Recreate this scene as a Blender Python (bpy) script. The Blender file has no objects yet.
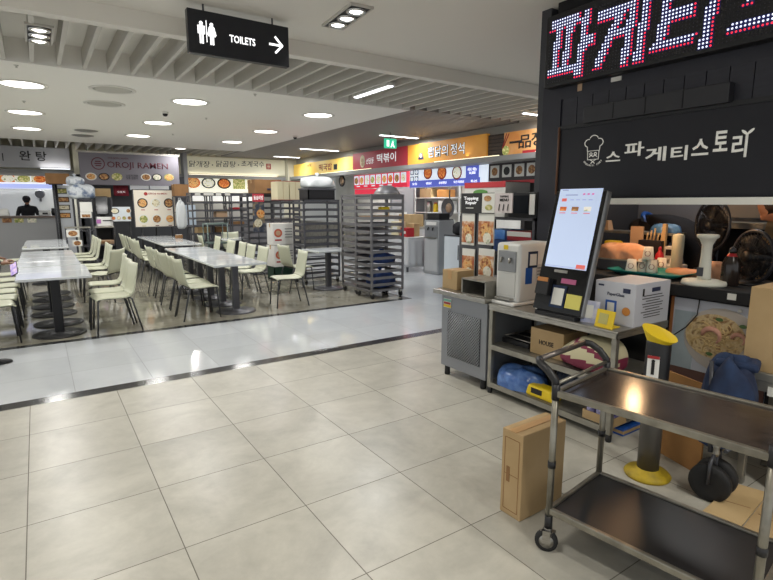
import bpy, bmesh, math, random
from mathutils import Vector, Matrix, Euler
random.seed(7)
S = bpy.context.scene
COL = S.collection
PI = math.pi

# ------------------------------------------------------------ camera, world, exposure
F_PX, CX, CY, CAM_H = 515.0, 386.5, 290.0, 1.55
PITCH, YAW = math.atan(87 / F_PX), math.radians(33.9)
cam_d = bpy.data.cameras.new('camera'); cam_d.sensor_width = 36; cam_d.lens = 36 * F_PX / 773
cam_d.clip_start = 0.05; cam_d.clip_end = 100
cam = bpy.data.objects.new('camera', cam_d); COL.objects.link(cam)
cam.location = (0, 0, CAM_H); cam.rotation_euler = (PI / 2 - PITCH, 0, -YAW)
S.camera = cam
world = bpy.data.worlds.new('ambient_fill'); S.world = world; world.use_nodes = True
bg = world.node_tree.nodes['Background']
bg.inputs[0].default_value = (0.93, 0.97, 1.0, 1); bg.inputs[1].default_value = 0.72  # even ambient fill, stands in for the mall lights behind the camera
S.view_settings.view_transform = 'Standard'; S.view_settings.look = 'None'
S.view_settings.gamma = 1.0; S.view_settings.use_curve_mapping = False
S.view_settings.exposure = 0.22
LAMP = 22.0        # power of a round downlight
SPOT = 10.0        # power of one lamp of a triple spotlight

# ------------------------------------------------------------ helpers
_F = Vector((math.sin(YAW) * math.cos(PITCH), math.cos(YAW) * math.cos(PITCH), -math.sin(PITCH)))
_R = Vector((math.cos(YAW), -math.sin(YAW), 0)); _U = _R.cross(_F)
def at(px, py, **k):
    d = _F * F_PX + _R * (px - CX) - _U * (py - CY)
    (ax, v), = k.items(); i = 'XYZ'.index(ax)
    t = (v - (0, 0, CAM_H)[i]) / d[i]
    return Vector((0, 0, CAM_H)) + d * t

def lin(h):
    c = [int(h[i:i + 2], 16) / 255 for i in (0, 2, 4)]
    return tuple(x / 12.92 if x <= .04045 else ((x + .055) / 1.055) ** 2.4 for x in c) + (1,)

def mat(name, hexc, rough=.5, metal=0, emit=0, hex2=None, scale=8, bump=0, hex3=None, coat=0, alpha=1, stretch=None, detail=4, emit_tex=False, trans=0):
    m = bpy.data.materials.new(name); m.use_nodes = True
    nt = m.node_tree; b = nt.nodes['Principled BSDF']
    b.inputs['Base Color'].default_value = lin(hexc); b.inputs['Roughness'].default_value = rough
    b.inputs['Metallic'].default_value = metal; b.inputs['Alpha'].default_value = alpha
    b.inputs['Transmission Weight'].default_value = trans
    if coat: b.inputs['Coat Weight'].default_value = coat; b.inputs['Coat Roughness'].default_value = .08
    if emit:
        b.inputs['Emission Color'].default_value = lin(hexc); b.inputs['Emission Strength'].default_value = emit
    if hex2 or bump:
        tc = nt.nodes.new('ShaderNodeTexCoord'); n = nt.nodes.new('ShaderNodeTexNoise')
        n.inputs['Scale'].default_value = scale; n.inputs['Detail'].default_value = detail
        src = tc.outputs['Object']
        if stretch:
            mp = nt.nodes.new('ShaderNodeMapping'); mp.inputs['Scale'].default_value = stretch
            nt.links.new(src, mp.inputs[0]); src = mp.outputs[0]
        nt.links.new(src, n.inputs['Vector'])
        if hex2:
            r = nt.nodes.new('ShaderNodeValToRGB')
            r.color_ramp.elements[0].position = .35; r.color_ramp.elements[0].color = lin(hexc)
            r.color_ramp.elements[1].position = .65; r.color_ramp.elements[1].color = lin(hex2)
            if hex3:
                e = r.color_ramp.elements.new(.5); e.color = lin(hex3)
            nt.links.new(n.outputs['Fac'], r.inputs[0]); nt.links.new(r.outputs[0], b.inputs['Base Color'])
            if emit: nt.links.new(r.outputs[0], b.inputs['Emission Color'])
        if bump:
            bp = nt.nodes.new('ShaderNodeBump'); bp.inputs['Strength'].default_value = bump; bp.inputs['Distance'].default_value = .02
            nt.links.new(n.outputs['Fac'], bp.inputs['Height']); nt.links.new(bp.outputs[0], b.inputs['Normal'])
    return m

def tile_mat(name, c1, c2, grout, size, ox, oy, rough, veins=.5, gw=.004, spec=.5, coat=0):
    m = bpy.data.materials.new(name); m.use_nodes = True; nt = m.node_tree; N = nt.nodes; L = nt.links
    b = N['Principled BSDF']
    g = N.new('ShaderNodeNewGeometry'); sp = N.new('ShaderNodeSeparateXYZ'); L.new(g.outputs['Position'], sp.inputs[0])
    def M(op, a, bb=None, c=None):
        n = N.new('ShaderNodeMath'); n.operation = op
        for i, v in enumerate((a, bb, c)):
            if v is None: continue
            if isinstance(v, (int, float)): n.inputs[i].default_value = v
            else: L.new(v, n.inputs[i])
        return n.outputs[0]
    ids, ds = [], []
    for ax, off in (('X', ox), ('Y', oy)):
        t = M('DIVIDE', M('SUBTRACT', sp.outputs[ax], off), size)
        ids.append(M('FLOOR', t)); fr = M('FRACT', t)
        ds.append(M('MINIMUM', fr, M('SUBTRACT', 1.0, fr)))
    d = M('MINIMUM', ds[0], ds[1]); gr = M('LESS_THAN', d, gw / size)
    cm = N.new('ShaderNodeCombineXYZ'); L.new(ids[0], cm.inputs[0]); L.new(ids[1], cm.inputs[1])
    wn = N.new('ShaderNodeTexWhiteNoise'); wn.noise_dimensions = '2D'; L.new(cm.outputs[0], wn.inputs['Vector'])
    # each tile shows its own piece of stone
    vm = N.new('ShaderNodeVectorMath'); vm.operation = 'MULTIPLY_ADD'; L.new(wn.outputs['Color'], vm.inputs[0])
    vm.inputs[1].default_value = (30, 30, 30); L.new(g.outputs['Position'], vm.inputs[2])
    n1 = N.new('ShaderNodeTexNoise'); n1.inputs['Scale'].default_value = 2.2; n1.inputs['Detail'].default_value = 7; n1.inputs['Roughness'].default_value = .62; n1.inputs['Distortion'].default_value = .6
    L.new(vm.outputs[0], n1.inputs['Vector'])
    r = N.new('ShaderNodeValToRGB'); r.color_ramp.elements[0].position = .25; r.color_ramp.elements[1].position = .70
    r.color_ramp.elements[0].color = lin(c2); r.color_ramp.elements[1].color = lin(c1)
    n3 = N.new('ShaderNodeTexNoise'); n3.inputs['Scale'].default_value = 11; n3.inputs['Detail'].default_value = 8; n3.inputs['Roughness'].default_value = .7; L.new(vm.outputs[0], n3.inputs['Vector'])
    L.new(M('ADD', M('MULTIPLY', n1.outputs['Fac'], .55 + .2 * veins), M('MULTIPLY', n3.outputs['Fac'], .45 - .2 * veins)), r.inputs[0])
    hs = N.new('ShaderNodeHueSaturation'); L.new(r.outputs[0], hs.inputs['Color'])
    L.new(M('MULTIPLY_ADD', wn.outputs['Value'], .10, .95), hs.inputs['Value'])
    mx = N.new('ShaderNodeMix'); mx.data_type = 'RGBA'; L.new(gr, mx.inputs[0]); L.new(hs.outputs[0], mx.inputs[6]); mx.inputs[7].default_value = lin(grout)
    L.new(mx.outputs[2], b.inputs['Base Color'])
    n2 = N.new('ShaderNodeTexNoise'); n2.inputs['Scale'].default_value = 5; n2.inputs['Detail'].default_value = 4; L.new(g.outputs['Position'], n2.inputs['Vector'])
    L.new(M('ADD', M('MULTIPLY_ADD', n2.outputs['Fac'], .12, rough - .06), M('MULTIPLY', gr, .4)), b.inputs['Roughness'])
    b.inputs['Specular IOR Level'].default_value = spec
    return m

class MB:
    """collects shapes into ONE mesh"""
    def __init__(s): s.bm = bmesh.new(); s.mats = []
    def mi(s, m):
        if m not in s.mats: s.mats.append(m)
        return s.mats.index(m)
    def face(s, pts, m=None, smooth=False):
        vs = [s.bm.verts.new(p) for p in pts]
        f = s.bm.faces.new(vs); f.smooth = smooth
        if m: f.material_index = s.mi(m)
        return f
    def box(s, c, d, m=None, rz=0, rx=0, ry=0, taper=1):
        R = Euler((rx, ry, rz)).to_matrix(); c = Vector(c); v = []
        for z in (-1, 1):
            k = taper if z > 0 else 1
            for x, y in ((-1, -1), (1, -1), (1, 1), (-1, 1)):
                v.append(s.bm.verts.new(c + R @ Vector((x * d[0] / 2 * k, y * d[1] / 2 * k, z * d[2] / 2))))
        for q in ((0, 3, 2, 1), (4, 5, 6, 7), (0, 1, 5, 4), (1, 2, 6, 5), (2, 3, 7, 6), (3, 0, 4, 7)):
            f = s.bm.faces.new([v[i] for i in q])
            if m: f.material_index = s.mi(m)
        return s
    def span(s, a, b, m=None):
        a, b = Vector(a), Vector(b)
        return s.box((a + b) / 2, [abs(b[i] - a[i]) for i in range(3)], m)
    def tube(s, pts, r, m=None, n=8, cap=True, closed=False, rs=None):
        pts = [Vector(p) for p in pts]; rings = []; prev = None; K = len(pts)
        for i, p in enumerate(pts):
            if closed: t = pts[(i + 1) % K] - pts[i - 1]
            elif i == 0: t = pts[1] - p
            elif i == K - 1: t = p - pts[-2]
            else: t = (pts[i + 1] - p).normalized() + (p - pts[i - 1]).normalized()
            t.normalize()
            if prev is None:
                u = t.orthogonal().normalized()
            else:
                u = prev - t * prev.dot(t)
                u = u.normalized() if u.length > 1e-6 else t.orthogonal().normalized()
            prev = u; w = t.cross(u); rr = rs[i] if rs else r
            rings.append([s.bm.verts.new(p + (u * math.cos(2 * PI * j / n) + w * math.sin(2 * PI * j / n)) * rr) for j in range(n)])
        mi = s.mi(m) if m else 0
        for i in range(K if closed else K - 1):
            A, B = rings[i], rings[(i + 1) % K]
            for j in range(n):
                f = s.bm.faces.new((A[j], A[(j + 1) % n], B[(j + 1) % n], B[j])); f.smooth = True; f.material_index = mi
        if cap and not closed:
            f = s.bm.faces.new(rings[0][::-1]); f.material_index = mi
            f = s.bm.faces.new(rings[-1]); f.material_index = mi
        return s
    def lathe(s, prof, c=(0, 0, 0), m=None, n=24, rot=None, sx=1, sy=1):
        """profile of (radius, height)"""
        c = Vector(c); R = rot or Matrix.Identity(3); rings = []; mi = s.mi(m) if m else 0
        for r, z in prof:
            r = max(r, 1e-4)
            rings.append([s.bm.verts.new(c + R @ Vector((r * sx * math.cos(2 * PI * j / n), r * sy * math.sin(2 * PI * j / n), z))) for j in range(n)])
        for A, B in zip(rings, rings[1:]):
            for j in range(n):
                f = s.bm.faces.new((A[j], A[(j + 1) % n], B[(j + 1) % n], B[j])); f.smooth = True; f.material_index = mi
        for ring, rev in ((rings[0], True), (rings[-1], False)):
            f = s.bm.faces.new(ring[::-1] if rev else ring); f.material_index = mi
        return s
    def grid(s, fn, nu, nv, m=None, smooth=True):
        V = [[s.bm.verts.new(fn(i / nu, j / nv)) for j in range(nv + 1)] for i in range(nu + 1)]
        mi = s.mi(m) if m else 0
        for i in range(nu):
            for j in range(nv):
                f = s.bm.faces.new((V[i][j], V[i + 1][j], V[i + 1][j + 1], V[i][j + 1])); f.smooth = smooth; f.material_index = mi
        return s
    def build(s, name, m=None, parent=None, bevel=0, solid=0, sub=0, loc=None, rz=None, segs=2):
        if m: s.mats = [m]; 
        if m:
            for f in s.bm.faces: f.material_index = 0
        bmesh.ops.recalc_face_normals(s.bm, faces=s.bm.faces)
        me = bpy.data.meshes.new(name); s.bm.to_mesh(me); s.bm.free()
        for x in s.mats: me.materials.append(x)
        o = bpy.data.objects.new(name, me); COL.objects.link(o)
        if parent: o.parent = parent
        if loc is not None: o.location = loc
        if rz is not None: o.rotation_euler.z = rz
        if solid:
            md = o.modifiers.new('solid', 'SOLIDIFY'); md.thickness = solid; md.offset = 0
        if bevel:
            md = o.modifiers.new('bevel', 'BEVEL'); md.width = bevel; md.segments = segs; md.limit_method = 'ANGLE'
        if sub:
            md = o.modifiers.new('sub', 'SUBSURF'); md.levels = sub; md.render_levels = sub
        return o

def tag(o, label=None, cat=None, group=None, kind=None):
    if label: o['label'] = label
    if cat: o['category'] = cat
    if group: o['group'] = group
    if kind: o['kind'] = kind
    return o
def thing(name, label, cat, loc=(0, 0, 0), rz=0, group=None):
    o = bpy.data.objects.new(name, None); COL.objects.link(o); o.empty_display_size = .1
    o.location = loc; o.rotation_euler = (0, 0, rz)
    return tag(o, label, cat, group)
def struct(o): o['kind'] = 'structure'; return o
def dup(root, loc, rz=0, label=None, group=None):
    r = root.copy(); COL.objects.link(r); r.location = loc; r.rotation_euler = (0, 0, rz)
    if label: r['label'] = label
    if group: r['group'] = group
    for ch in list(root.children):
        c = ch.copy(); COL.objects.link(c); c.parent = r
        for g in list(ch.children):
            d = g.copy(); COL.objects.link(d); d.parent = c
    return r

def text(name, body, m, parent, origin, right, w=None, h=None, up=(0, 0, 1), off=.004, bold=0, center=True, depth=.003, slant=0):
    """lettering fitted into w x h, written from origin (its centre) along 'right'"""
    cu = bpy.data.curves.new(name, 'FONT'); cu.body = body; cu.resolution_u = 2; cu.offset = bold; cu.shear = slant
    cu.space_line = .95; cu.align_x = 'CENTER' if '\n' in body else 'LEFT'
    t = bpy.data.objects.new(name, cu); COL.objects.link(t)
    dg = bpy.context.evaluated_depsgraph_get(); dg.update()
    me = bpy.data.meshes.new_from_object(t.evaluated_get(dg)); bpy.data.objects.remove(t); bpy.data.curves.remove(cu)
    xs = [v.co.x for v in me.vertices]; ys = [v.co.y for v in me.vertices]
    if not xs: return None
    sx = w / (max(xs) - min(xs)) if w else None; sy = h / (max(ys) - min(ys)) if h else None
    sx = sx or sy; sy = sy or sx
    mx, my = (max(xs) + min(xs)) / 2, (max(ys) + min(ys)) / 2
    r = Vector(right).normalized(); u = Vector(up); n = r.cross(u); o0 = Vector(origin)
    for v in me.vertices:
        v.co = o0 + r * ((v.co.x - mx) * sx) + u * ((v.co.y - my) * sy) + n * off
    me.materials.clear(); me.materials.append(m)
    o = bpy.data.objects.new(name, me); COL.objects.link(o)
    if parent: o.parent = parent
    md = o.modifiers.new('thick', 'SOLIDIFY'); md.thickness = depth; md.offset = 0
    return o

def basis(right, up=(0, 0, 1)):
    r = Vector(right).normalized(); u = Vector(up).normalized(); n = r.cross(u)
    return Matrix((r, u, n)).transposed()          # columns: right, up, outward
def plate(origin, right, w, h, off=0, thick=.01, m=None, mb=None, up=(0, 0, 1)):
    """upright slab: origin is its centre, its back lies off from the plane"""
    mb = mb or MB(); B = basis(right, up); o = Vector(origin); vs = []
    mi = mb.mi(m) if m else 0
    for z in (off, off + thick):
        for x, y in ((-w / 2, -h / 2), (w / 2, -h / 2), (w / 2, h / 2), (-w / 2, h / 2)):
            vs.append(mb.bm.verts.new(o + B @ Vector((x, y, z))))
    for q in ((0, 3, 2, 1), (4, 5, 6, 7), (0, 1, 5, 4), (1, 2, 6, 5), (2, 3, 7, 6), (3, 0, 4, 7)):
        f = mb.bm.faces.new([vs[i] for i in q]); f.material_index = mi
    return mb
def disc(origin, right, r, off=.004, thick=.004, m=None, mb=None, n=20, ry=None, up=(0, 0, 1), r0=0):
    mb = mb or MB(); B = basis(right, up); o = Vector(origin); ry = ry or r; mi = mb.mi(m) if m else 0
    R = [[mb.bm.verts.new(o + B @ Vector((r * math.cos(2 * PI * j / n), ry * math.sin(2 * PI * j / n), z))) for j in range(n)] for z in (off, off + thick)]
    f = mb.bm.faces.new(R[1]); f.material_index = mi
    f = mb.bm.faces.new(R[0][::-1]); f.material_index = mi
    for j in range(n):
        f = mb.bm.faces.new((R[0][j], R[0][(j + 1) % n], R[1][(j + 1) % n], R[1][j])); f.material_index = mi
    return mb
def dish(name, origin, right, r, bowl, food, parent, off=.004, ry=None):
    """a printed picture of a bowl of food"""
    mb = disc(origin, right, r, off, .003, bowl, ry=ry)
    disc(origin, right, r * .78, off + .003, .002, food, mb, ry=(ry or r) * .78)
    return mb.build(name, None, parent)
def lamp(name, kind, loc, power, parent, color=(1, .97, .92), size=.2, rot=(0, 0, 0), spot=None, size_y=None):
    d = bpy.data.lights.new(name, kind); d.energy = power; d.color = color
    if kind == 'AREA':
        d.shape = 'RECTANGLE' if size_y else 'DISK'; d.size = size
        if size_y: d.size_y = size_y
    else: d.shadow_soft_size = size
    if spot: d.spot_size = spot; d.spot_blend = .6
    o = bpy.data.objects.new(name, d); COL.objects.link(o); o.location = loc; o.rotation_euler = rot
    if parent: o.parent = parent
    return o
NY = (1, 0, 0)      # 'right' of a board that faces the aisle from the far wall
NX = (0, -1, 0)     # 'right' of a board on the right-hand stalls
ORD = ['first', 'second', 'third', 'fourth', 'fifth', 'sixth', 'seventh', 'eighth', 'ninth', 'tenth', 'eleventh', 'twelfth']

# ------------------------------------------------------------ materials
W = {}
W['ceil'] = mat('ceiling_paint', 'e4e0d8', .8)
W['panel'] = mat('ceiling_panel_paint', 'ebe8e1', .75)
W['baffle'] = mat('baffle_metal', 'c2beb6', .5, .0)
W['slat'] = mat('slat_metal', '8d8884', .55)
W['dark_recess'] = mat('slat_recess', '5a5654', .8)
W['white_wall'] = mat('white_wall', 'd8d8d6', .7)
W['grey_wall'] = mat('grey_wall', '9a9ca0', .7)
W['steel'] = mat('stainless_steel', 'b3b0aa', .32, .9, hex2='9b9890', scale=14, stretch=(1, 1, 9))
W['steel_matt'] = mat('satin_steel', 'a9a69c', .42, .75, hex2='8f8c84', scale=9)
W['rack'] = mat('rack_steel', '7a787a', .45, .45)
W['rack_dark'] = mat('dark_rack_steel', '56565b', .45, .45)
W['black'] = mat('black_plastic', '17171a', .45)
W['black_matt'] = mat('black_matt', '131316', .75)
W['facade'] = mat('black_paint', '22222d', .5, hex2='1c1c26', scale=6)
W['banner_black'] = mat('black_banner', '0d0d19', .55)
W['rubber'] = mat('rubber', '1a1a1b', .7)
W['white'] = mat('white_plastic', 'e4e4e1', .4)
W['offwhite'] = mat('offwhite_plastic', 'd6d5c8', .45)
W['chair'] = mat('cream_plastic', 'c6c8b2', .36)
W['leg'] = mat('chair_leg_metal', '4a4b50', .4, .5)
W['laminate'] = mat('white_laminate', 'd3d7d9', .07, hex2='cbcfd2', scale=3)
W['edge'] = mat('table_edge', 'b9b9b4', .5)
W['column'] = mat('table_column', '5d5d62', .42, .5)
W['column_black'] = mat('table_column_black', '232326', .45, .3)
W['card'] = mat('cardboard', 'b49971', .8, hex2='ab9067', scale=5)
W['card2'] = mat('cardboard_dark', '8f6a45', .85, hex2='84613e', scale=5)
W['card3'] = mat('cardboard_pale', 'bda378', .8, hex2='b2976b', scale=5)
W['tape'] = mat('parcel_tape', 'b99263', .35)
W['print'] = mat('dark_print', '3b3430', .7)
W['navy_print'] = mat('navy_print', '2c3350', .6)
W['cream_box'] = mat('cream_carton', 'd8cfae', .7)
W['white_box'] = mat('white_carton', 'd9d8d4', .6)
W['red'] = mat('red_plastic', 'b3202b', .45)
W['blue'] = mat('blue_plastic', '2456a8', .4)
W['yellow'] = mat('yellow_plastic', 'e0c11c', .45)
W['green_crate'] = mat('green_plastic', '16382a', .5)
W['teal'] = mat('teal_plastic', '1d7f79', .4)
W['wood'] = mat('pale_wood', 'b89d74', .6, hex2='a88c63', scale=4, stretch=(1, 1, 8))
W['skin'] = mat('skin', 'b98468', .55)
W['skin_dark'] = mat('skin_tan', '8c6650', .55)
W['cloth_black'] = mat('black_cloth', '1b1b20', .9, bump=.15, scale=30)
W['cloth_grey'] = mat('grey_cloth', '77766f', .9)
W['cloth_cream'] = mat('cream_cloth', 'b9b096', .9)
W['hair'] = mat('dark_hair', '241d1a', .6)
W['navy'] = mat('navy_fabric', '141d36', .85, hex2='1c3152', scale=7, bump=.3)
W['clear'] = mat('clear_plastic_film', 'c9ced2', .25, alpha=.55, bump=.6, scale=14)
W['bag'] = mat('white_bag_plastic', 'd4d8da', .35, bump=.5, scale=10, alpha=.9)
W['bluebag'] = mat('blue_bag_plastic', '6f93cf', .25, hex2='3d62a6', scale=12, bump=.7, alpha=.9)
W['darkbag'] = mat('dark_bag_plastic', '2a3346', .3, hex2='434c5e', scale=14, bump=.6)
W['light'] = mat('lamp_diffuser', 'fffaf2', .4, emit=4.5)
W['light_cool'] = mat('lamp_tube', 'f4f8ff', .4, emit=5)
W['reflector'] = mat('lamp_reflector', 'c9c9c6', .2, .9)
W['trim'] = mat('white_trim', 'dddad3', .5)
W['ink'] = mat('black_ink', '1b1a1c', .6)
W['text_white'] = mat('white_lettering', 'f2f3f5', .5, emit=.35)
W['text_lit'] = mat('lit_lettering', 'ffffff', .5, emit=1.1)
W['maroon'] = mat('maroon_ink', '5d2431', .6)
W['redink'] = mat('red_ink', 'a12a2c', .6)
W['paper'] = mat('paper', 'dcdcd6', .7)
W['peach'] = mat('peach_paper_wrap', 'd9a888', .7, hex2='c48e6c', scale=9, bump=.5)
W['kraft'] = mat('kraft_paper', 'b5977a', .75)
W['wrap'] = mat('wrapped_goods', 'aab1b9', .3, hex2='5d6c86', hex3='c2c7cb', scale=6, bump=.7)
W['glass'] = mat('clear_glass', 'dfe8ea', .05, alpha=.25)
def food(n, a, b, c, emit=0): return mat('food_' + n, a, .6, emit=emit, hex2=b, hex3=c, scale=22)
FOOD = [food('red', 'a63c1e', 'd89a4e', 'c76a34'), food('cream', 'cfc4a0', '9d8a58', 'e2ddc8'), food('green', '6f8440', 'd7cda0', 'a8a45c'),
        food('brown', '6d4528', 'c49a63', '93653c'), food('orange', 'd07a2d', '8c3a1d', 'e2b777'), food('pale', 'd9d2bd', '8f9d74', 'e9e4d6')]
FOODL = [food('red_lit', 'a63c1e', 'd89a4e', 'c76a34', .5), food('cream_lit', 'cfc4a0', '9d8a58', 'e2ddc8', .5), food('green_lit', '6f8440', 'd7cda0', 'a8a45c', .5),
         food('brown_lit', '6d4528', 'c49a63', '93653c', .5), food('orange_lit', 'd07a2d', '8c3a1d', 'e2b777', .5), food('pale_lit', 'd9d2bd', '8f9d74', 'e9e4d6', .5)]

# ------------------------------------------------------------ floor
T_near = tile_mat('beige_marble_tile', 'bfbcb1', '949188', '66635a', .6, .42, 2.27, .315, .8, .0024)
T_aisle = tile_mat('white_polished_tile', 'c6cace', 'bcc0c5', '7d8184', .6, .13, 4.83, .085, .3, .0028, .6)
T_dine = tile_mat('dining_marble_tile', 'a5a193', '757164', '5c5847', .6, .42, 6.85, .08, .8, .002, .8)
T_dark = mat('dark_stone_strip', '2b2b2e', .15)
def floor_rects(name, rects, m):
    mb = MB()
    for x0, y0, x1, y1 in rects: mb.span((x0, y0, -.08), (x1, y1, 0))
    return struct(mb.build(name, m))
Y1a, Y1b, Y2a, Y2b = 4.68, 4.83, 6.68, 6.80
floor_rects('floor', [(-7, -4, 13, Y1a)], T_near)
floor_rects('floor.001', [(-7, Y1b, 13, Y2a), (5.0, Y2a, 13, 18.2)], T_aisle)
floor_rects('floor.002', [(-7, Y2b, 4.9, 18.2)], T_dine)
floor_rects('trim_1', [(-7, Y1a, 13, Y1b)], T_dark)
floor_rects('trim_2', [(-7, Y2a, 5.0, Y2b), (4.9, Y2b, 5.0, 18.2)], T_dark)

# ------------------------------------------------------------ ceiling
ZP, ZN = 3.05, 3.17
YB, YP, XP, YPF, YF, XS = 5.22, 7.12, 5.25, 15.4, 17.7, 7.8
mb = MB(); mb.span((-7, -4, ZN), (13, YB, ZN + .06)); mb.span((-7, YB - .12, ZN - .15), (13, YB, 3.36))
struct(mb.build('ceiling', W['ceil']))
mb = MB(); mb.span((-7, YP, ZP), (XP, YPF, ZP + .28)); struct(mb.build('ceiling.001', W['panel']))
mb = MB(); mb.span((-7, YB, 3.30), (13, YP, 3.36)); mb.span((XP, YP, 3.30), (13, 18.2, 3.36)); mb.span((-7, YPF, 3.30), (XP, 18.2, 3.36))
struct(mb.build('ceiling.002', W['panel']))
mb = MB()
x = -6.39
while x < 12.5:
    mb.span((x - .02, YB, 3.07), (x + .02, YP if x < XP else YP - .02, 3.26)); x += .25
struct(mb.build('trim_3', W['baffle']))
mb = MB(); x = -6.39
while x < XP:
    mb.span((x - .02, YPF, 3.07), (x + .02, YF, 3.26)); x += .25
struct(mb.build('trim_4', W['baffle']))
mb = MB(); y = YP + .05
while y < YF:
    mb.span((XP, y - .035, 3.07), (12.5, y + .035, 3.2)); y += .115
struct(mb.build('trim_5', W['slat']))

def round_light(lit=True):
    t = thing('ceiling_light', '', 'ceiling light')
    mb = MB(); mb.lathe([(.285, 0), (.285, -.008), (.24, -.012), (.235, -.002)], m=W['trim'], n=32); mb.build('rim', W['trim'], t)
    mb = MB(); mb.lathe([(.236, -.004), (.2, -.006)], n=32); mb.build('diffuser', W['light'] if lit else mat('unlit_diffuser', 'b9b6ad', .5), t)
    if lit: lamp('lamp', 'AREA', (0, 0, -.03), LAMP, t, (1, .985, .95), .4)
    return t
proto = None
for j, yy in enumerate((8.37, 10.85, 13.13)):
    for i, xx in enumerate((0.0, 2.07, 4.2)):
        lb = f'round lit downlight in the flat ceiling panel, {("left", "middle", "right")[i]} column, {("nearest", "middle", "farthest")[j]} row'
        if proto is None:
            proto = round_light(); proto.location = (xx, yy, ZP); proto['label'] = lb; proto['group'] = 'round downlights'
        else: dup(proto, (xx, yy, ZP), 0, lb, 'round downlights')
for j, yy in enumerate((8.37, 10.85, 13.13)):
    dup(proto, (-2.1, yy, ZP), 0, f'unseen round lit downlight, added column beyond the left edge, {("nearest", "middle", "farthest")[j]} row', 'round downlights')  # unseen column, added for the light it sends into view
ul = round_light(False); ul.location = (1.0, 8.07, ZP); tag(ul, 'round unlit downlight in the ceiling panel, nearer one of two', 'ceiling light', 'unlit downlights')
dup(ul, (1.02, 9.25, ZP), 0, 'round unlit downlight in the ceiling panel, farther one of two', 'unlit downlights')
tl = round_light(); tl.location = (3.55, 15.75, 3.07); tl.scale = (.6, .6, .6); tag(tl, 'small lit lamp between baffles above the cream soup sign', 'ceiling light')
for i, yy in enumerate((12.75, 13.7)):
    t = thing('ceiling_vent', f'dark flat round vent in the ceiling panel, {("nearer", "farther")[i]} of two', 'vent', (1.02, yy, ZP), group='ceiling vents')
    MB().lathe([(.22, 0), (.22, -.015), (.12, -.035), (.0, -.035)], n=24).build('vent_plate', mat('vent_grey', '7d7b76', .5), t)
    MB().lathe([(.26, 0), (.26, -.008), (.2, -.01)], n=24).build('vent_rim', W['panel'], t)

def triple(name, label, loc, rz):
    t = thing(name, label, 'spotlight', loc, rz)
    mb = MB(); mb.span((-.1, -.3, -.012), (.1, .3, 0)); mb.build('housing', mat('spot_housing', '3a393a', .5), t)
    mb = MB()
    for sx in (-1, 1): mb.span((sx * .1 - .008, -.31, -.02), (sx * .1 + .008, .31, 0))
    for sy in (-1, 1): mb.span((-.1, sy * .3 - .008, -.02), (.1, sy * .3 + .008, 0))
    mb.build('frame', W['baffle'], t)
    for k in (-.19, 0, .19):
        r = MB().lathe([(.085, -.012), (.085, -.03), (.07, -.034), (.062, -.018)], (0, k, 0), n=20).build('reflector', W['reflector'], t)
        MB().lathe([(.06, -.02), (.04, -.03), (0, -.031)], (0, k, 0), n=16).build('bulb', W['light'], r)
        lamp('lamp', 'SPOT', (0, k, -.045), SPOT * 4, t, (1, .96, .88), .06, spot=2.2)
    return t
tp = triple('triple_spotlight', 'recessed triple spotlight in the near ceiling right of the toilets sign', (2.42, 4.23, ZN), -.08)
for (xx, yy, w) in ((.1, 1.6, 'added to brighten the front beige floor'), (-2.0, 3.6, 'left of the beige floor outside the view'), (-1.4, -1.2, 'far behind the viewer on the left'), (1.6, -1.2, 'far behind the viewer on the right'), (2.5, -.3, 'added to brighten the floor near the trolley')):
    dup(tp, (xx, yy, ZN), 0, 'unseen recessed triple spotlight in the near ceiling ' + w)  # spotlights out of view, added to brighten the near floor
triple('triple_spotlight', 'triple spotlight box hung between the baffles at upper left', (.17, 5.95, 3.08), 0)

def tube_light(label, a, b, z=3.06, power=26):
    a, b = Vector(a), Vector(b); c = (a + b) / 2; d = b - a
    t = thing('linear_light', label, 'ceiling light', (c.x, c.y, z), math.atan2(d.y, d.x), 'linear lights')
    MB().box((0, 0, .01), (d.length + .04, .1, .04)).build('channel', W['trim'], t)
    MB().box((0, 0, -.014), (d.length, .06, .01)).build('tube', W['light_cool'], t)
    lamp('lamp', 'AREA', (0, 0, -.03), power, t, (.95, .98, 1), d.length, size_y=.06)
tube_light('linear light between baffles, right of the flat ceiling panel', (3.97, 5.8), (3.97, 6.7))
tube_light('linear light in the grey slats above the red stall sign', (6.55, 10.0), (7.6, 10.0))
tube_light('linear light in the grey slats above the yellow stall sign', (6.3, 13.7), (7.5, 13.7))
tube_light('linear light in the grey slats near the black pillar', (7.0, 6.25), (8.0, 6.25))
tube_light('farthest linear light in the grey slats by the corner', (6.6, 16.4), (7.5, 16.4))

for (px, py, lb) in ((295, 136, 'small dark dome camera on the flat ceiling near its right edge'), (165, 112, 'small dome camera on the flat ceiling between lit downlights')):
    p = at(px, py, Z=ZP); t = thing('dome_camera', lb, 'camera', p)
    MB().lathe([(.055, 0), (.055, -.02), (.048, -.03)], n=16).build('camera_base', W['trim'], t)
    MB().lathe([(.043, -.028), (.04, -.05), (.026, -.068), (0, -.074)], n=16).build('camera_dome', W['black'], t)
for (px, py) in ((16, 65), (24, 101), (255, 94), (206, 118), (173, 134)):
    p = at(px, py, Z=ZP)
    o = MB().lathe([(.025, 0), (.025, -.005), (.008, -.012), (.013, -.028), (0, -.03)], n=10).build('sprinkler', W['baffle'], loc=p)
    w = {16: 'at the upper left near the baffles', 24: 'between the two left downlights', 255: 'right of the toilets sign', 206: 'below the middle downlight', 173: 'above the maroon ramen banner'}[px]
    tag(o, 'tiny sprinkler head on the flat ceiling panel ' + w, 'sprinkler', 'sprinklers')

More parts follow.
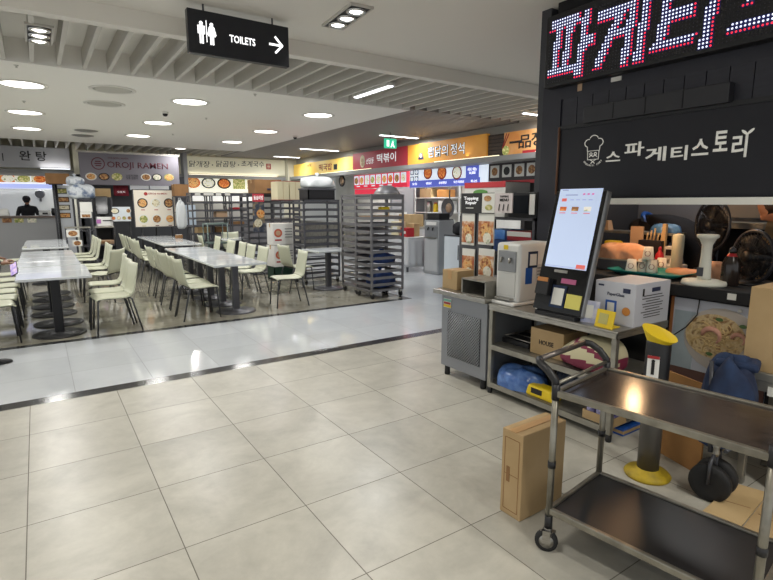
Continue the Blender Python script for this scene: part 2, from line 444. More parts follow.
# toilets sign
t = thing('toilet_sign', 'black hanging sign with white toilet figures, the word TOILETS and an arrow', 'sign', (0, 0, 0))
yS = 4.62
c = (at(188, 30, Y=yS) + at(289, 47, Y=yS)) / 2
wS, hS = (at(289, 47, Y=yS) - at(188, 30, Y=yS)).x, at(188, 8, Y=yS).z - at(189, 52.6, Y=yS).z
B_sign = mat('sign_black', '10121c', .35)
MB().box((c.x, yS + .035, c.z), (wS, .07, hS)).build('sign_box', B_sign, t, bevel=.006)
for k in (-.3, .3): MB().tube([(c.x + k, yS + .035, c.z + hS / 2), (c.x + k, yS + .035, ZN)], .008).build('hanger', W['leg'], t)
text('lettering', 'TOILETS', W['text_lit'], t, (c.x + .01, yS, c.z - .012), NY, w=.225, h=.06, bold=.012)
def figure(cx, woman):
    mb = MB(); z0 = c.z - .0
    disc((cx, yS, z0 + .068), NY, .0145, .002, .003, mb=mb)
    mb.box((cx, yS - .004, z0 + (.02 if not woman else .03)), (.034, .003, .07 if not woman else .05))
    if woman: mb.face([(cx - .032, yS - .005, z0 - .025), (cx + .032, yS - .005, z0 - .025), (cx + .015, yS - .005, z0 + .03), (cx - .015, yS - .005, z0 + .03)])
    for s in (-1, 1):
        mb.box((cx + s * .025, yS - .004, z0 + .017), (.009, .003, .065), ry=(-s * .25 if woman else 0))
        mb.box((cx + s * .0095, yS - .004, z0 - .05), (.013, .003, .08))
    mb.build('figure_symbol', W['text_lit'], t)
figure(c.x - .335, False); figure(c.x - .25, True)
MB().box((c.x - .2925, yS - .004, c.z + .01), (.006, .003, .17)).build('divider_line', W['text_lit'], t)
mb = MB(); ax = c.x + .31
mb.box((ax, yS - .004, c.z), (.12, .003, .018))
for s in (-1, 1): mb.box((ax + .03, yS - .004, c.z + s * .033), (.1, .003, .018), ry=s * .80)
mb.build('arrow_symbol', W['text_lit'], t)

# exit sign
p = Vector((6.55, 9.6, 2.83)); t = thing('exit_sign', 'small green lit exit sign hanging from the grey slats', 'sign', p)
MB().box((0, 0, 0), (.3, .05, .2)).build('sign_box', mat('exit_green', '2fae86', .5, emit=.9), t)
mb = MB(); mb.tube([(.05, -.03, .055), (.05, -.03, .056)], .02); mb.box((.04, -.03, .0), (.035, .006, .08), ry=.3); mb.box((.07, -.03, -.05), (.02, .006, .07), ry=-.6); mb.box((.015, -.03, -.05), (.02, .006, .07), ry=.6); mb.box((-.08, -.03, 0), (.06, .006, .13))
mb.build('running_figure', W['text_lit'], t)
MB().tube([(0, 0, .1), (0, 0, .25)], .008).build('hanger', W['leg'], t)

# ------------------------------------------------------------ room shell
struct(MB().span((-7, 19.8, 0), (13, 19.9, 3.4)).build('wall_back', W['white_wall']))
struct(MB().span((10.6, -1, 0), (10.7, 19.8, 3.4)).build('wall_right', W['white_wall']))
# stall upper walls: beams and bulkheads
beam = mat('beam_grey', '8f8f8d', .5, .3)
cream_wall = mat('cream_wall', 'd9d4bf', .7)
struct(MB().span((XS - .22, 3.2, 2.36), (XS + .25, YF, 2.46)).build('trim_6', beam))
struct(MB().span((XS + .06, 3.2, 2.46), (XS + .2, YF, 3.3)).build('wall_right.001', mat('stall_upper_wall', 'a8a7a0', .7)))
struct(MB().span((-7, YF + .06, 2.46), (XS, YF + .2, 3.3)).build('wall_back.001', cream_wall))
struct(MB().span((-7, YF - .05, 2.36), (XS, YF + .25, 2.46)).build('trim_7', beam))
struct(MB().span((XS - .28, YF - .25, 0), (XS + .2, YF + .2, 3.3)).build('wall_corner', cream_wall))

# ------------------------------------------------------------ far wall: wonton stall on the left
YW = YF - .15
part_wall = struct(MB().span((1.0, YW - .1, 0), (1.14, 19.8, 3.2)).build('wall_divider', cream_wall))
struct(MB().span((3.98, YF - .3, 0), (4.1, 19.8, 3.2)).build('wall_divider.001', W['grey_wall']))
sign_grey = mat('grey_sign_board', 'a8a8ac', .55)
t = thing('wonton_sign', 'pale grey sign board with two big black Korean letters at far left', 'sign')
z0, z1 = 2.5, 3.06
MB().span((-3.4, YW - .12, z0), (.92, YW - .04, z1)).build('sign_board', sign_grey, t)
a, b = at(20, 157, Y=YW - .12), at(46, 156, Y=YW - .12)
text('lettering', '완 탕', W['ink'], t, ((a.x + b.x) / 2, YW - .12, 2.82), NY, w=.62, h=.26, bold=.01)
text('lettering', '소고기', W['ink'], t, (-.95, YW - .12, 2.76), NY, w=.7, h=.2)
lampw = thing('strip_light', 'glowing strip light under the right end of the wonton sign', 'ceiling light', (.55, YW - .2, 2.49))
[MB().box((k, .06, .0), (.02, .1, .02)).build('bracket', W['leg'], lampw) for k in (-.3, .3)]
MB().box((0, 0, 0), (.7, .03, .02)).build('tube', mat('dim_tube', 'f4f8ff', .4, emit=1.5), lampw)
lamp('lamp', 'AREA', (0, .0, .02), 1.6, lampw, (1, .98, .95), .7, rot=(PI, 0, 0), size_y=.05)
t = thing('wonton_menu_board', 'backlit menu board with four food photos above the wonton counter', 'menu board')
yb = 17.95
a, b = at(0, 168, Y=yb), at(72, 184, Y=yb)
mlit = mat('menu_white_lit', 'dfe4f2', .5, emit=.75); mlit2 = mat('menu_blue_lit', 'a9b4ea', .5, emit=.7)
MB().span((-3, yb, 1.95), (b.x, yb + .1, 2.42)).build('light_box', mlit, t)
MB().span((-3, yb - .008, 1.96), (b.x - .25, yb, 2.08)).build('price_strip', mlit2, t)
for i, px in enumerate((6, 22, 38, 52)):
    p = at(px, 173.5, Y=yb)
    q = plate((p.x, yb, 2.25), NY, .36, .26, .004, .004, FOODL[(0, 5, 1, 4)[i]]); disc((p.x + .03, yb, 2.22), NY, .15, .009, .002, FOODL[(5, 2, 0, 1)[i]], q, ry=.1)
    q.build('food_photo', None, t)
# counter, back wall, hood
struct(MB().span((-3.6, 19.3, 0), (1.0, 19.4, 3.0)).build('wall_back.002', mat('stall_bright_wall', 'd5d6d8', .6)))
struct(MB().span((-3.6, YW - .1, 2.3), (1.0, 18.1, 2.36)).build('trim_8', beam))
t = thing('stall_counter', 'pale grey service counter of the wonton stall at far left', 'counter')
cz = at(27, 216, Y=16.9).z
MB().span((-3.4, 16.95, 0), (.45, 17.5, cz - .05)).build('counter_front', mat('counter_grey', '9fa0a2', .5), t)
MB().span((-3.45, 16.88, cz - .05), (.5, 17.55, cz)).build('counter_top', mat('counter_top', '6d5f56', .4), t, bevel=.01)
for i, px in enumerate((7, 19, 32)):
    p = at(px, 220.5, Y=16.94); plate((p.x, 16.94, p.z), NY, .2, .11, 0, .008, FOOD[(3, 2, 5)[i]]).build('food_photo', None, t)
wl = thing('strip_light', 'bright strip light on the kitchen wall behind the cook in the cap', 'ceiling light', (-.5, 19.25, 2.55))
MB().box((0, 0, 0), (2.2, .08, .05)).build('tube', W['light_cool'], wl)
lamp('lamp', 'AREA', (0, 0, -.04), 40, wl, (.97, .99, 1), 2.2, size_y=.1)
t = thing('range_hood', 'pale steel range hood inside the wonton kitchen', 'hood', (-.9, 18.9, 1.9))
MB().box((0, 0, .2), (1.9, .7, .35), taper=.8).build('hood_body', W['steel_matt'], t)
MB().box((0, -.34, .02), (1.95, .05, .06)).build('hood_rim', W['white'], t)

def skin_body(name, joints, edges, m, sub=2, root=0):
    """joints: (x,y,z,r)"""
    me = bpy.data.meshes.new(name); me.from_pydata([j[:3] for j in joints], edges, [])
    o = bpy.data.objects.new(name, me); COL.objects.link(o)
    md = o.modifiers.new('skin', 'SKIN'); md.use_smooth_shade = True
    sv = me.skin_vertices[0].data if me.skin_vertices else None
    if sv is None:
        bm = bmesh.new(); bm.from_mesh(me); bm.verts.layers.skin.verify(); bm.to_mesh(me); bm.free(); sv = me.skin_vertices[0].data
    for i, j in enumerate(joints):
        r = j[3]; sv[i].radius = (r, r) if not isinstance(r, tuple) else r
        sv[i].use_root = (i == root)
    ms = o.modifiers.new('sub', 'SUBSURF'); ms.levels = sub; ms.render_levels = sub
    me.materials.append(m)
    return o
def head_mesh(name, c, m, parent, yaw=0, pitch=0, s=1.0, hair=None):
    """a head with brow, nose, chin, ears; faces -Y before turning"""
    def fn(u, v):
        th, ph = u * 2 * PI, (v - .5) * PI
        x, y, z = .078 * math.cos(ph) * math.sin(th), -.097 * math.cos(ph) * math.cos(th), .118 * math.sin(ph)
        f = max(0, math.cos(th)) * math.cos(ph)
        if z < -.02: x *= 1 - .28 * min(1, (-.02 - z) / .1); y *= 1 - .05
        nose = math.exp(-((x / .014) ** 2) - ((z + .018) / .026) ** 2) * (y < 0)
        y -= .026 * nose
        for sx in (-1, 1): y += .012 * math.exp(-(((x - sx * .032) / .016) ** 2) - ((z - .012) / .013) ** 2) * (y < 0)
        y -= .007 * math.exp(-((x / .026) ** 2) - ((z + .058) / .012) ** 2) * (y < 0)
        y -= .008 * math.exp(-((x / .02) ** 2) - ((z + .1) / .018) ** 2) * (y < 0)
        return Vector((x, y, z)) * s
    mb = MB(); mb.grid(fn, 32, 24, m)
    for sx in (-1, 1): mb.lathe([(0, -.012), (.022, -.006), (.028, .004), (.012, .01), (0, .01)], (sx * .08 * s, .008, -.005), m, 10, Euler((0, sx * 1.3, 0)).to_matrix(), sx=.6)
    bmesh.ops.remove_doubles(mb.bm, verts=mb.bm.verts, dist=.0006)
    o = mb.build(name, None, parent); o.location = c; o.rotation_euler = (pitch, 0, yaw)
    if hair:
        MB().lathe([(.086 * s, -.045 * s), (.092 * s, 0), (.088 * s, .05 * s), (.068 * s, .095 * s), (.035 * s, .122 * s), (0, .13 * s)], (0, .018 * s, .004), hair, 22, Euler((-.38, 0, 0)).to_matrix(), sy=1.12).build('hair', None, o)
    return o
def hand(name, c, m, parent, R):
    """palm, four bent fingers and a thumb; fingers run along local -Y, palm down"""
    B = MB(); c = Vector(c)
    B.lathe([(.0, -.012), (.03, -.011), (.042, 0), (.03, .011), (0, .012)], c + R @ Vector((0, -.03, 0)), m, 12, R, sx=.95, sy=1.05)
    for i, (x, L) in enumerate(((-.03, .062), (-.01, .075), (.011, .07), (.031, .055))):
        pts = [c + R @ Vector((x * .8, -.05, 0)), c + R @ Vector((x, -.05 - L * .45, .006)), c + R @ Vector((x, -.05 - L * .8, -.008)), c + R @ Vector((x, -.05 - L, -.026))]
        B.tube(pts, .0085, m, 7, rs=[.0095, .009, .008, .006])
    pts = [c + R @ Vector((-.028, -.012, -.002)), c + R @ Vector((-.052, -.035, -.008)), c + R @ Vector((-.056, -.065, -.016))]
    B.tube(pts, .01, m, 7, rs=[.011, .01, .007])
    return B.build(name, None, parent)

# the cook behind the wonton counter
cx_ = at(27, 205, Y=17.75).x
t = thing('person', 'person in black shirt and dark cap looking down behind the far left counter', 'person', (cx_, 18.04, 0))
body = skin_body('body', [(0, 0, .92, (.16, .11)), (0, 0, 1.15, (.16, .11)), (0, -.03, 1.36, (.17, .1)), (0, -.07, 1.47, .06), (0, -.12, 1.56, .055),
    (.19, -.04, 1.4, .065), (.25, -.16, 1.17, .05), (.1, -.36, 1.1, .036), (-.19, -.04, 1.4, .065), (-.25, -.16, 1.17, .05), (-.1, -.36, 1.1, .036),
    (.1, 0, .5, .075), (.1, .02, .06, .05), (-.1, 0, .5, .075), (-.1, .02, .06, .05)],
    [(0, 1), (1, 2), (2, 3), (3, 4), (2, 5), (5, 6), (6, 7), (2, 8), (8, 9), (9, 10), (0, 11), (11, 12), (0, 13), (13, 14)], W['cloth_black'])
body.parent = t
head_mesh('head', (0, -.15, 1.62), W['skin'], t, 0, .55)
for s in (-1, 1): hand('hand', (s * .09, -.38, 1.1), W['skin'], t, Euler((.2, 0, -s * .3)).to_matrix())
mb = MB(); R = Euler((.5, 0, 0)).to_matrix()
mb.lathe([(.092, .02), (.098, .05), (.085, .1), (.05, .125), (0, .13)], (0, -.15, 1.62), m=W['cloth_black'], n=20, rot=R, sy=1.15)
mb.box(Vector((0, -.15, 1.62)) + R @ Vector((0, -.13, .035)), (.13, .1, .012), W['cloth_black'], rx=.4)
mb.build('cap', W['cloth_black'], t)
# things on and behind the wonton counter
def stack_bags(px, lb):
    p = at(px, 214, Y=17.1)
    o = MB().box((p.x, 17.15, cz + .1), (.34, .3, .2), taper=.8).build('food_container', W['white'], bevel=.03); tag(o, lb, 'container')
stack_bags(2, 'white stacked container at left edge on the wonton counter')
p = at(45, 213, Y=17.2); t = thing('scale', 'small white counter scale beside the cook at far left', 'scale', (p.x, 17.2, cz))
MB().box((0, 0, .06), (.28, .26, .1)).build('scale_body', W['white'], t, bevel=.02); MB().box((0, 0, .13), (.26, .24, .02)).build('pan', W['steel'], t, bevel=.008); MB().box((0, -.14, .06), (.12, .01, .05)).build('display', W['black'], t)
p = at(54, 214, Y=17.2); tag(MB().lathe([(.05, 0), (.06, .1), (.05, .16), (.05, .2)], (p.x, 17.22, cz), n=14).build('canister', W['black']), 'black canister at the right end of the wonton counter', 'canister')
p = at(40, 194, Y=19.1); t = thing('wall_fan', 'dark little wall fan on the bright kitchen wall behind the cook', 'fan', (p.x, 19.2, p.z))
MB().lathe([(.03, 0), (.12, .02), (.13, .06), (.1, .1)], n=20, rot=Euler((PI / 2, 0, 0)).to_matrix()).build('fan_cage', W['rack_dark'], t); MB().box((0, .06, -.1), (.06, .08, .25)).build('bracket', W['rack_dark'], t)

# tall grey partition board with four photos, carton on its post
y_ = 16.3
a, b = at(53, 185, Y=y_), at(77, 240, Y=y_)
t = thing('partition_board', 'pale grey partition board with a column of four food photos', 'partition', ((a.x + b.x) / 2, y_, 0))
wB = b.x - a.x; MB().span((-wB / 2, 0, .02), (wB / 2, .05, a.z)).build('board', mat('pale_board', 'd2d6dc', .5), t)
for s in (-1, 1): MB().span((s * wB / 2 - .025, -.01, 0), (s * wB / 2 + .025, .06, a.z + .02)).build('post', W['leg'], t)
for i, py in enumerate((191, 199.5, 207.5, 215.5)):
    p = at(60, py, Y=y_); q = plate((-wB / 2 + .2, 0, p.z), NY, .26, .14, 0, .008, W['ink']); plate((-wB / 2 + .2, 0, p.z), NY, .22, .1, .009, .002, FOOD[(2, 3, 1, 4)[i]], q); q.build('food_photo', None, t)
y_ = 15.6; a, b = at(45, 173, Y=y_), at(70, 184, Y=y_)
def carton(name, label, c, d, m, rz=0, cat='box', tape=True, group=None, flaps=False):
    t = thing(name, label, cat, c, rz, group)
    MB().box((0, 0, d[2] / 2), d).build('carton_body', m, t, bevel=.004)
    if tape:
        mb = MB(); mb.box((0, 0, d[2] + .001), (d[0] * 1.002, .05, .002)); 
        for s in (-1, 1): mb.box((s * (d[0] / 2 + .001), 0, d[2] - .04), (.002, .05, .08))
        mb.build('tape', W['tape'], t)
    if flaps:
        mb = MB(); mb.box((0, 0, d[2] + .003), (.003, d[1], .003)); mb.box((0, -d[1] / 2 - .001, d[2] * .5), (d[0] * .8, .002, .004)); mb.build('flap_seam', W['print'], t)
    return t
carton('cardboard_box', 'brown open carton on a tall black post beside the partition board', ((a.x + b.x) / 2, y_ + .2, b.z), (b.x - a.x, .4, a.z - b.z), W['card2'])
t = thing('post_stand', 'black post carrying the brown carton beside the partition', 'stand', ((a.x + b.x) / 2 - .05, y_ + .2, 0))
MB().tube([(0, 0, .02), (0, 0, b.z - .02)], .03).build('pole', W['black'], t); MB().lathe([(.2, 0), (.2, .015), (.05, .03)], n=20).build('base', W['black'], t); MB().box((0, 0, b.z - .01), (.3, .3, .02)).build('plate', W['black'], t)

# ramen banner
yO = 16.2
a, b, c_ = at(78, 152, Y=yO), at(178, 157, Y=yO), at(80, 184.5, Y=yO)
t = thing('ramen_banner', 'wide mauve-grey banner with OROJI RAMEN in maroon and bowl pictures', 'sign')
mauve = mat('mauve_banner', '78757e', .65)
zt, zb = a.z, c_.z; MB().span((a.x, yO, zb), (b.x, yO + .06, zt)).build('banner_cloth', mauve, t)
MB().span((a.x - .05, yO + .01, zt), (b.x + .05, yO + .05, zt + .05)).build('rail', W['baffle'], t)
p0, p1 = at(107, 163, Y=yO), at(168, 169.5, Y=yO)
text('lettering', 'OROJI RAMEN', W['maroon'], t, ((p0.x + p1.x) / 2, yO, (p0.z + p1.z) / 2), NY, w=p1.x - p0.x, h=.21, bold=.004)
p = at(98, 163.5, Y=yO); mb = disc((p.x, yO, p.z), NY, .165, .002, .003, W['maroon']); disc((p.x, yO, p.z), NY, .14, .006, .002, mauve, mb)
for k in (-1, 0, 1): plate((p.x, yO, p.z + k * .055), NY, .17 - abs(k) * .04, .03, .009, .002, W['maroon'], mb)
mb.build('round_logo', None, t)
p = at(118, 158.3, Y=yO); text('small_lettering', 'ONE BOWL RAMEN', W['maroon'], t, (p.x, yO, p.z), NY, w=.5, h=.045)
for i, px in enumerate((91, 104, 117, 146, 157, 169)):
    p = at(px, 176.5 + (px - 91) * .012, Y=yO); dish('bowl_picture', (p.x, yO, p.z), NY, .135, (W['paper'] if i % 3 == 0 else W['ink'] if i % 3 == 1 else FOOD[2]), FOOD[(4, 3, 2, 3, 5, 4)[i]], t, ry=.1)
p = at(132, 177, Y=yO); text('small_lettering', '오로지 라멘\n정통 일본식', W['ink'], t, (p.x, yO, p.z), NY, w=.3, h=.13)
for xx in (a.x + .2, b.x - .2): MB().tube([(xx, yO + .03, zt), (xx, yO + .03, 3.08)], .01).build('hanger', W['leg'], t)
struct(MB().span((1.0, 17.45, 0), (4.1, 17.55, 2.36)).build('wall_back.003', mat('ramen_dark_wall', '4a4c52', .6)))

# bottom of the ramen stall: maroon cloth, white boards
y_ = 16.6
def card_at(name, label, cat, x0, y0, x1, y1, Y, m, th=.03, stand=None):
    a, b = at(x0, y0, Y=Y), at(x1, y1, Y=Y)
    return tag(MB().span((a.x, Y, b.z), (b.x, Y + th, a.z)).build(name, m), label, cat), a, b
t = thing('hanging_cloth', 'short maroon cloth banner hanging under the ramen banner', 'banner'); a, b = at(113, 184, Y=y_), at(129, 196, Y=y_)
mb = MB(); mb.grid(lambda u, v: Vector((a.x + (b.x - a.x) * u, y_ + .02 * math.sin(u * 9), a.z + (b.z - a.z) * v)), 16, 4); mb.build('cloth', mat('maroon_cloth', '7c1f2f', .8), t, solid=.006)
p = at(121, 192, Y=y_); text('lettering', '오로지', W['text_white'], t, (p.x, y_ - .02, p.z), NY, w=.2, h=.06)
MB().tube([(a.x - .05, y_, a.z), (b.x + .05, y_, a.z)], .012).build('rod', W['rack_dark'], t)
for xx in (a.x, b.x): MB().tube([(xx, y_, a.z), (xx, y_ - .37, zb + .03)], .006).build('cord', W['rack_dark'], t)
for i, (x0, x1) in enumerate(((130, 149), (150, 169))):
    a, b = at(x0, 185.5, Y=17.4), at(x1, 190, Y=17.4)
    t = thing('notice_board', f'{("left", "right")[i]} white notice strip on the dark wall under the ramen banner', 'board', group='white notice strips')
    MB().span((a.x, 17.4, b.z), (b.x, 17.45, a.z)).build('board', mat('white_lit_board', 'e6e8ea', .5, emit=.25), t); MB().span((a.x - .02, 17.41, b.z - .02), (b.x + .02, 17.45, b.z)).build('frame', W['leg'], t)
# menu easel with six bowls
yE = 14.75
a, b = at(133, 190, Y=yE), at(178, 226, Y=yE)
t = thing('ramen_menu_easel', 'cream framed ramen menu board with six bowls on a black stand', 'menu board', ((a.x + b.x) / 2, yE, 0))
wB, hB, zc = b.x - a.x, a.z - b.z, (a.z + b.z) / 2
MB().box((0, .02, zc), (wB + .05, .03, hB + .05)).build('frame', W['rack_dark'], t)
MB().box((0, 0, zc), (wB, .015, hB)).build('menu_sheet', mat('cream_sheet', 'e3dbcd', .5), t)
text('lettering', 'OROJI RAMEN', W['redink'], t, (.06, -.008, zc + hB * .4), NY, w=wB * .45, h=.055, bold=.01)
disc((-wB * .22, -.008, zc + hB * .4), NY, .045, .001, .002, W['redink']).build('round_logo', None, t)
for r in range(2):
    for c2 in range(3):
        X0, Z0 = (-.31 + c2 * .31) * wB, zc + (.15 - r * .44) * hB
        dish('bowl_picture', (X0, -.008, Z0), NY, .12 * wB, (W['ink'] if (r, c2) in ((0, 0), (0, 2)) else W['paper']), FOOD[(4, 1, 3, 2, 3, 4)[r * 3 + c2]], t, off=.001)
        plate((X0, -.008, Z0 - .17 * wB), NY, .09, .02, .001, .002, (W['redink'] if r == 0 else FOOD[2] if c2 == 0 else W['maroon'])).build('price_label', None, t)
for s in (-.35, .35): MB().tube([(s * wB, .03, zc - hB / 2), (s * wB * 1.1, .25 * 0 + .03, .0)], .018).build('leg', W['black'], t)
MB().tube([(0, .03, zc), (0, .4, 0)], .018).build('leg', W['black'], t)

# kiosk zone in front of the ramen stall
yK = 15.0
def px_box(x0, y0, x1, y1, Y): 
    a, b = at(x0, y0, Y=Y), at(x1, y1, Y=Y); return (a.x, b.x, b.z, a.z)
x0, x1, z0, z1 = px_box(95, 197, 110, 216, yK)
t = thing('order_kiosk', 'black order kiosk standing on a dark cart left of the ramen menu', 'kiosk', ((x0 + x1) / 2, yK + .2, 0))
zc_ = at(100, 226, Y=yK).z
MB().box((0, 0, (z0 + z1) / 2 + .02), (x1 - x0, .08, z1 - z0), rx=-.12).build('screen_frame', W['black'], t, bevel=.01)
MB().box((0, -.05, (z0 + z1) / 2 + .02), ((x1 - x0) * .86, .01, (z1 - z0) * .86), rx=-.12).build('screen', mat('off_screen', '2a2d33', .12), t)
MB().box((0, .05, z0 - .06), (.12, .1, .3)).build('stand', W['black'], t)
MB().box((0, .05, zc_ + .01), (.3, .24, .02)).build('base', W['black'], t)
x0, x1, z0, z1 = px_box(96, 217, 113, 225, yK - .1)
t = thing('printer', 'white receipt printer in front of the black order kiosk', 'printer', ((x0 + x1) / 2, yK - .08, zc_))
MB().box((0, 0, (z1 - zc_) / 2), (x1 - x0, .26, z1 - zc_)).build('printer_body', W['white'], t, bevel=.02); MB().box((.05, -.135, .14), (.2, .01, .025)).build('slot', W['black'], t); MB().box((-.14, -.135, .12), (.1, .008, .1)).build('sticker', mat('pink_sticker', 'b06fae', .6), t)
x0, x1, z0, z1 = px_box(94, 226, 117, 252, yK - .2)
t = thing('kiosk_cart', 'dark open-fronted cart carrying the order kiosk', 'cart', ((x0 + x1) / 2, yK + .05, 0))
wC = x1 - x0
MB().box((0, 0, zc_ - .02), (wC, .62, .04)).build('cart_top', W['steel_matt'], t, bevel=.006)
for s in (-1, 1): MB().box((s * (wC / 2 - .02), 0, zc_ / 2 - .02), (.04, .6, zc_ - .04)).build('side_panel', W['rack_dark'], t)
MB().box((0, .28, zc_ / 2), (wC - .08, .03, zc_ - .08)).build('back_panel', W['black'], t); MB().box((0, 0, .5), (wC - .08, .56, .03)).build('shelf', W['rack_dark'], t); MB().box((0, 0, .12), (wC - .08, .56, .03)).build('shelf', W['rack_dark'], t)
t2 = thing('oven_tray', 'brown tray lying on the shelf inside the dark kiosk cart', 'tray', ((x0 + x1) / 2, yK, .52)); MB().box((0, 0, .05), (.4, .34, .1)).build('tray_body', W['kraft'], t2, bevel=.02); MB().box((0, -.2, .06), (.2, .02, .03)).build('grip', W['card2'], t2)
# small white menu easel right of the kiosk
x0, x1, z0, z1 = px_box(112, 207, 131, 221, yK - .3)
t = thing('small_menu_board', 'small white menu board with bowl pictures beside the black kiosk', 'menu board', ((x0 + x1) / 2, yK - .3, 0))
MB().box((0, .01, (z0 + z1) / 2), (x1 - x0 + .03, .02, z1 - z0 + .03)).build('frame', W['rack_dark'], t); MB().box((0, -.004, (z0 + z1) / 2), (x1 - x0, .01, z1 - z0)).build('menu_sheet', mat('pale_sheet', 'cfd6dc', .5), t)
dish('bowl_picture', (-.15, -.009, (z0 + z1) / 2 + .08), NY, .1, W['ink'], FOOD[1], t, off=.001, ry=.075)
for i in range(4): dish('bowl_picture', (-.19 + i * .12, -.009, (z0 + z1) / 2 - .1), NY, .045, W['kraft'], FOOD[i], t, off=.001)
dish('bowl_picture', (.16, -.009, (z0 + z1) / 2 + .08), NY, .06, W['paper'], FOOD[3], t, off=.001)
for s in (-1, 1): MB().tube([(s * .18, .03, z0), (s * .2, .05, 0)], .014).build('leg', W['black'], t)

# ------------------------------------------------------------ soup stall
yS_ = YF + .02
t = thing('soup_sign', 'long cream sign with brush-written Korean soup names and a red seal', 'sign')
cream_sign = mat('cream_sign_lit', 'dcd8c0', .6, emit=.12)
a, b = at(178, 156, Y=yS_), at(290, 160, Y=yS_)
zt, zb = 3.04, 2.5
MB().span((4.0, yS_ - .06, zb), (XS - .3, yS_ + .0, zt)).build('sign_board', cream_sign, t)
for (x0, x1, s) in ((189, 210, '닭개장'), (216, 236, '닭곰탕'), (241, 264, '초계국수')):
    p, q = at(x0, 162, Y=yS_ - .06), at(x1, 166, Y=yS_ - .06)
    text('lettering', s, W['ink'], t, ((p.x + q.x) / 2, yS_ - .06, (p.z + q.z) / 2 + .0), NY, w=q.x - p.x, h=.2, slant=.12)
for px in (212.5, 238.5):
    p = at(px, 165, Y=yS_ - .06); disc((p.x, yS_ - .06, p.z), NY, .02, .001, .003, W['ink']).build('dot', None, t)
p = at(268.5, 166.5, Y=yS_ - .06); q = plate((p.x, yS_ - .06, p.z), NY, .17, .19, .001, .004, W['redink'])
for k in (-.05, 0, .05): plate((p.x, yS_ - .06, p.z + k), NY, .1, .018, .006, .002, cream_sign, q)
q.build('seal', None, t)
cl = thing('strip_light', 'warm strip light hidden under the cream soup sign', 'ceiling light', (5.7, YF - .042, 2.468)); MB().box((0, 0, 0), (3.0, .025, .015)).build('tube', mat('warm_tube', 'fff3d8', .4, emit=1.2), cl); lamp('lamp', 'AREA', (0, -.02, .02), 1.6, cl, (1, .93, .78), 3.0, rot=(PI, 0, 0), size_y=.05)
t = thing('soup_menu_board', 'cream lit menu board with five soup and noodle pictures', 'menu board')
yM = YF + .3; clit = mat('cream_menu_lit', 'e4e2d0', .5, emit=.7)
x0, x1, z0, z1 = px_box(181, 173, 252, 193, yM)
MB().span((x0, yM, z0 - .05), (x1, yM + .08, z1 - .03)).build('light_box', clit, t); MB().span((x0 + .3, yM - .02, z0 - .28), (x1, yM + .02, z0 - .06)).build('price_strip', mat('price_strip_lit', 'e9e9e4', .5, emit=.55), t)
for i, (px, py) in enumerate(((193, 182.5), (208.5, 183), (224, 183.5), (239, 184), (251, 184.5))):
    p = at(px, py, Y=yM)
    if i < 3: dish('bowl_picture', (p.x, yM, p.z), NY, .235, (FOODL[0], W['leg'], W['ink'])[i], (FOODL[4], FOODL[5], FOODL[0])[i], t, ry=.18)
    else: plate((p.x, yM, p.z), NY, .42 if i == 3 else .3, .34, .004, .004, FOODL[(0, 0, 0, 2, 1)[i]]).build('bowl_picture', None, t)
struct(MB().span((4.1, 19.0, 0), (XS - .2, 19.1, 3.2)).build('wall_back.004', mat('soup_wall', '8f8d88', .7)))
kl = thing('strip_light', 'strip light inside the soup stall kitchen behind the racks', 'ceiling light', (5.8, 18.5, 2.3)); [MB().tube([(k, 0, .02), (k, 0, 1.0)], .01).build('hanger', W['leg'], kl) for k in (-.5, .5)]; MB().box((0, 0, 0), (1.4, .06, .04)).build('tube', W['light_cool'], kl); lamp('lamp', 'AREA', (0, 0, -.03), 18, kl, (1, .98, .95), 1.4, size_y=.06)
t = thing('stall_counter', 'grey fronted service counter of the soup stall behind the far racks', 'counter'); MB().span((4.15, 16.9, 0), (XS - .4, 17.4, 1.0)).build('counter_front', mat('soup_counter', '6b6a6c', .6), t); MB().span((4.12, 16.85, 1.0), (XS - .4, 17.45, 1.05)).build('counter_top', W['steel'], t)

# ------------------------------------------------------------ right-hand stalls (their fronts run along the depth of the hall)
def side_sign(name, label, y_far, y_near, z0, z1, m, X=XS):
    t = thing(name, label, 'sign'); MB().span((X - .08, y_near, z0), (X, y_far, z1)).build('sign_board', m, t); return t
def yz(px, py, X=XS - .08): p = at(px, py, X=X); return p.y, p.z
yA = [yz(q, 168)[0] for q in (305, 353, 407, 486, 503)]
yel = mat('yellow_sign_lit', 'e4cd78', .5, emit=.2, hex2='dcae3a', scale=.9)
redS = mat('red_sign', 'a32333', .5, emit=.06); ora = mat('orange_sign_lit', 'cf8526', .5, emit=.10, hex2='dc9c3c', scale=1.3)
flame = mat('flame_sign_lit', 'd07838', .5, emit=.12, hex2='e2b27a', hex3='d9924c', scale=1.2)
zS0, zS1 = 2.47, 2.9
t = side_sign('yellow_stall_sign', 'yellow lit sign with red Korean letters in the far right corner', YF - .3, yA[1], zS0, 2.88, yel)
y0, z0 = yz(319, 168); y1, z1 = yz(332, 165); text('lettering', '떡국밥', W['redink'], t, (XS - .08, (y0 + y1) / 2, 2.67), NX, w=y0 - y1, h=.22, bold=.012)
y0, z0 = yz(335.5, 167); plate((XS - .08, y0, 2.64), NX, .22, .16, .002, .003, W['ink']).build('printed_badge', None, t)
y0, z0 = yz(309, 164); text('small_lettering', '원조', W['maroon'], t, (XS - .08, y0, 2.78), NX, w=.4, h=.08)
t = side_sign('red_stall_sign', 'dark red stall sign with white Korean letters and an oval badge', yA[1], yA[2], zS0, 2.94, redS)
y0, _ = yz(377, 157); y1, _ = yz(396, 155); text('lettering', '떡볶이', W['text_white'], t, (XS - .08, (y0 + y1) / 2, 2.72), NX, w=y0 - y1, h=.24, bold=.01)
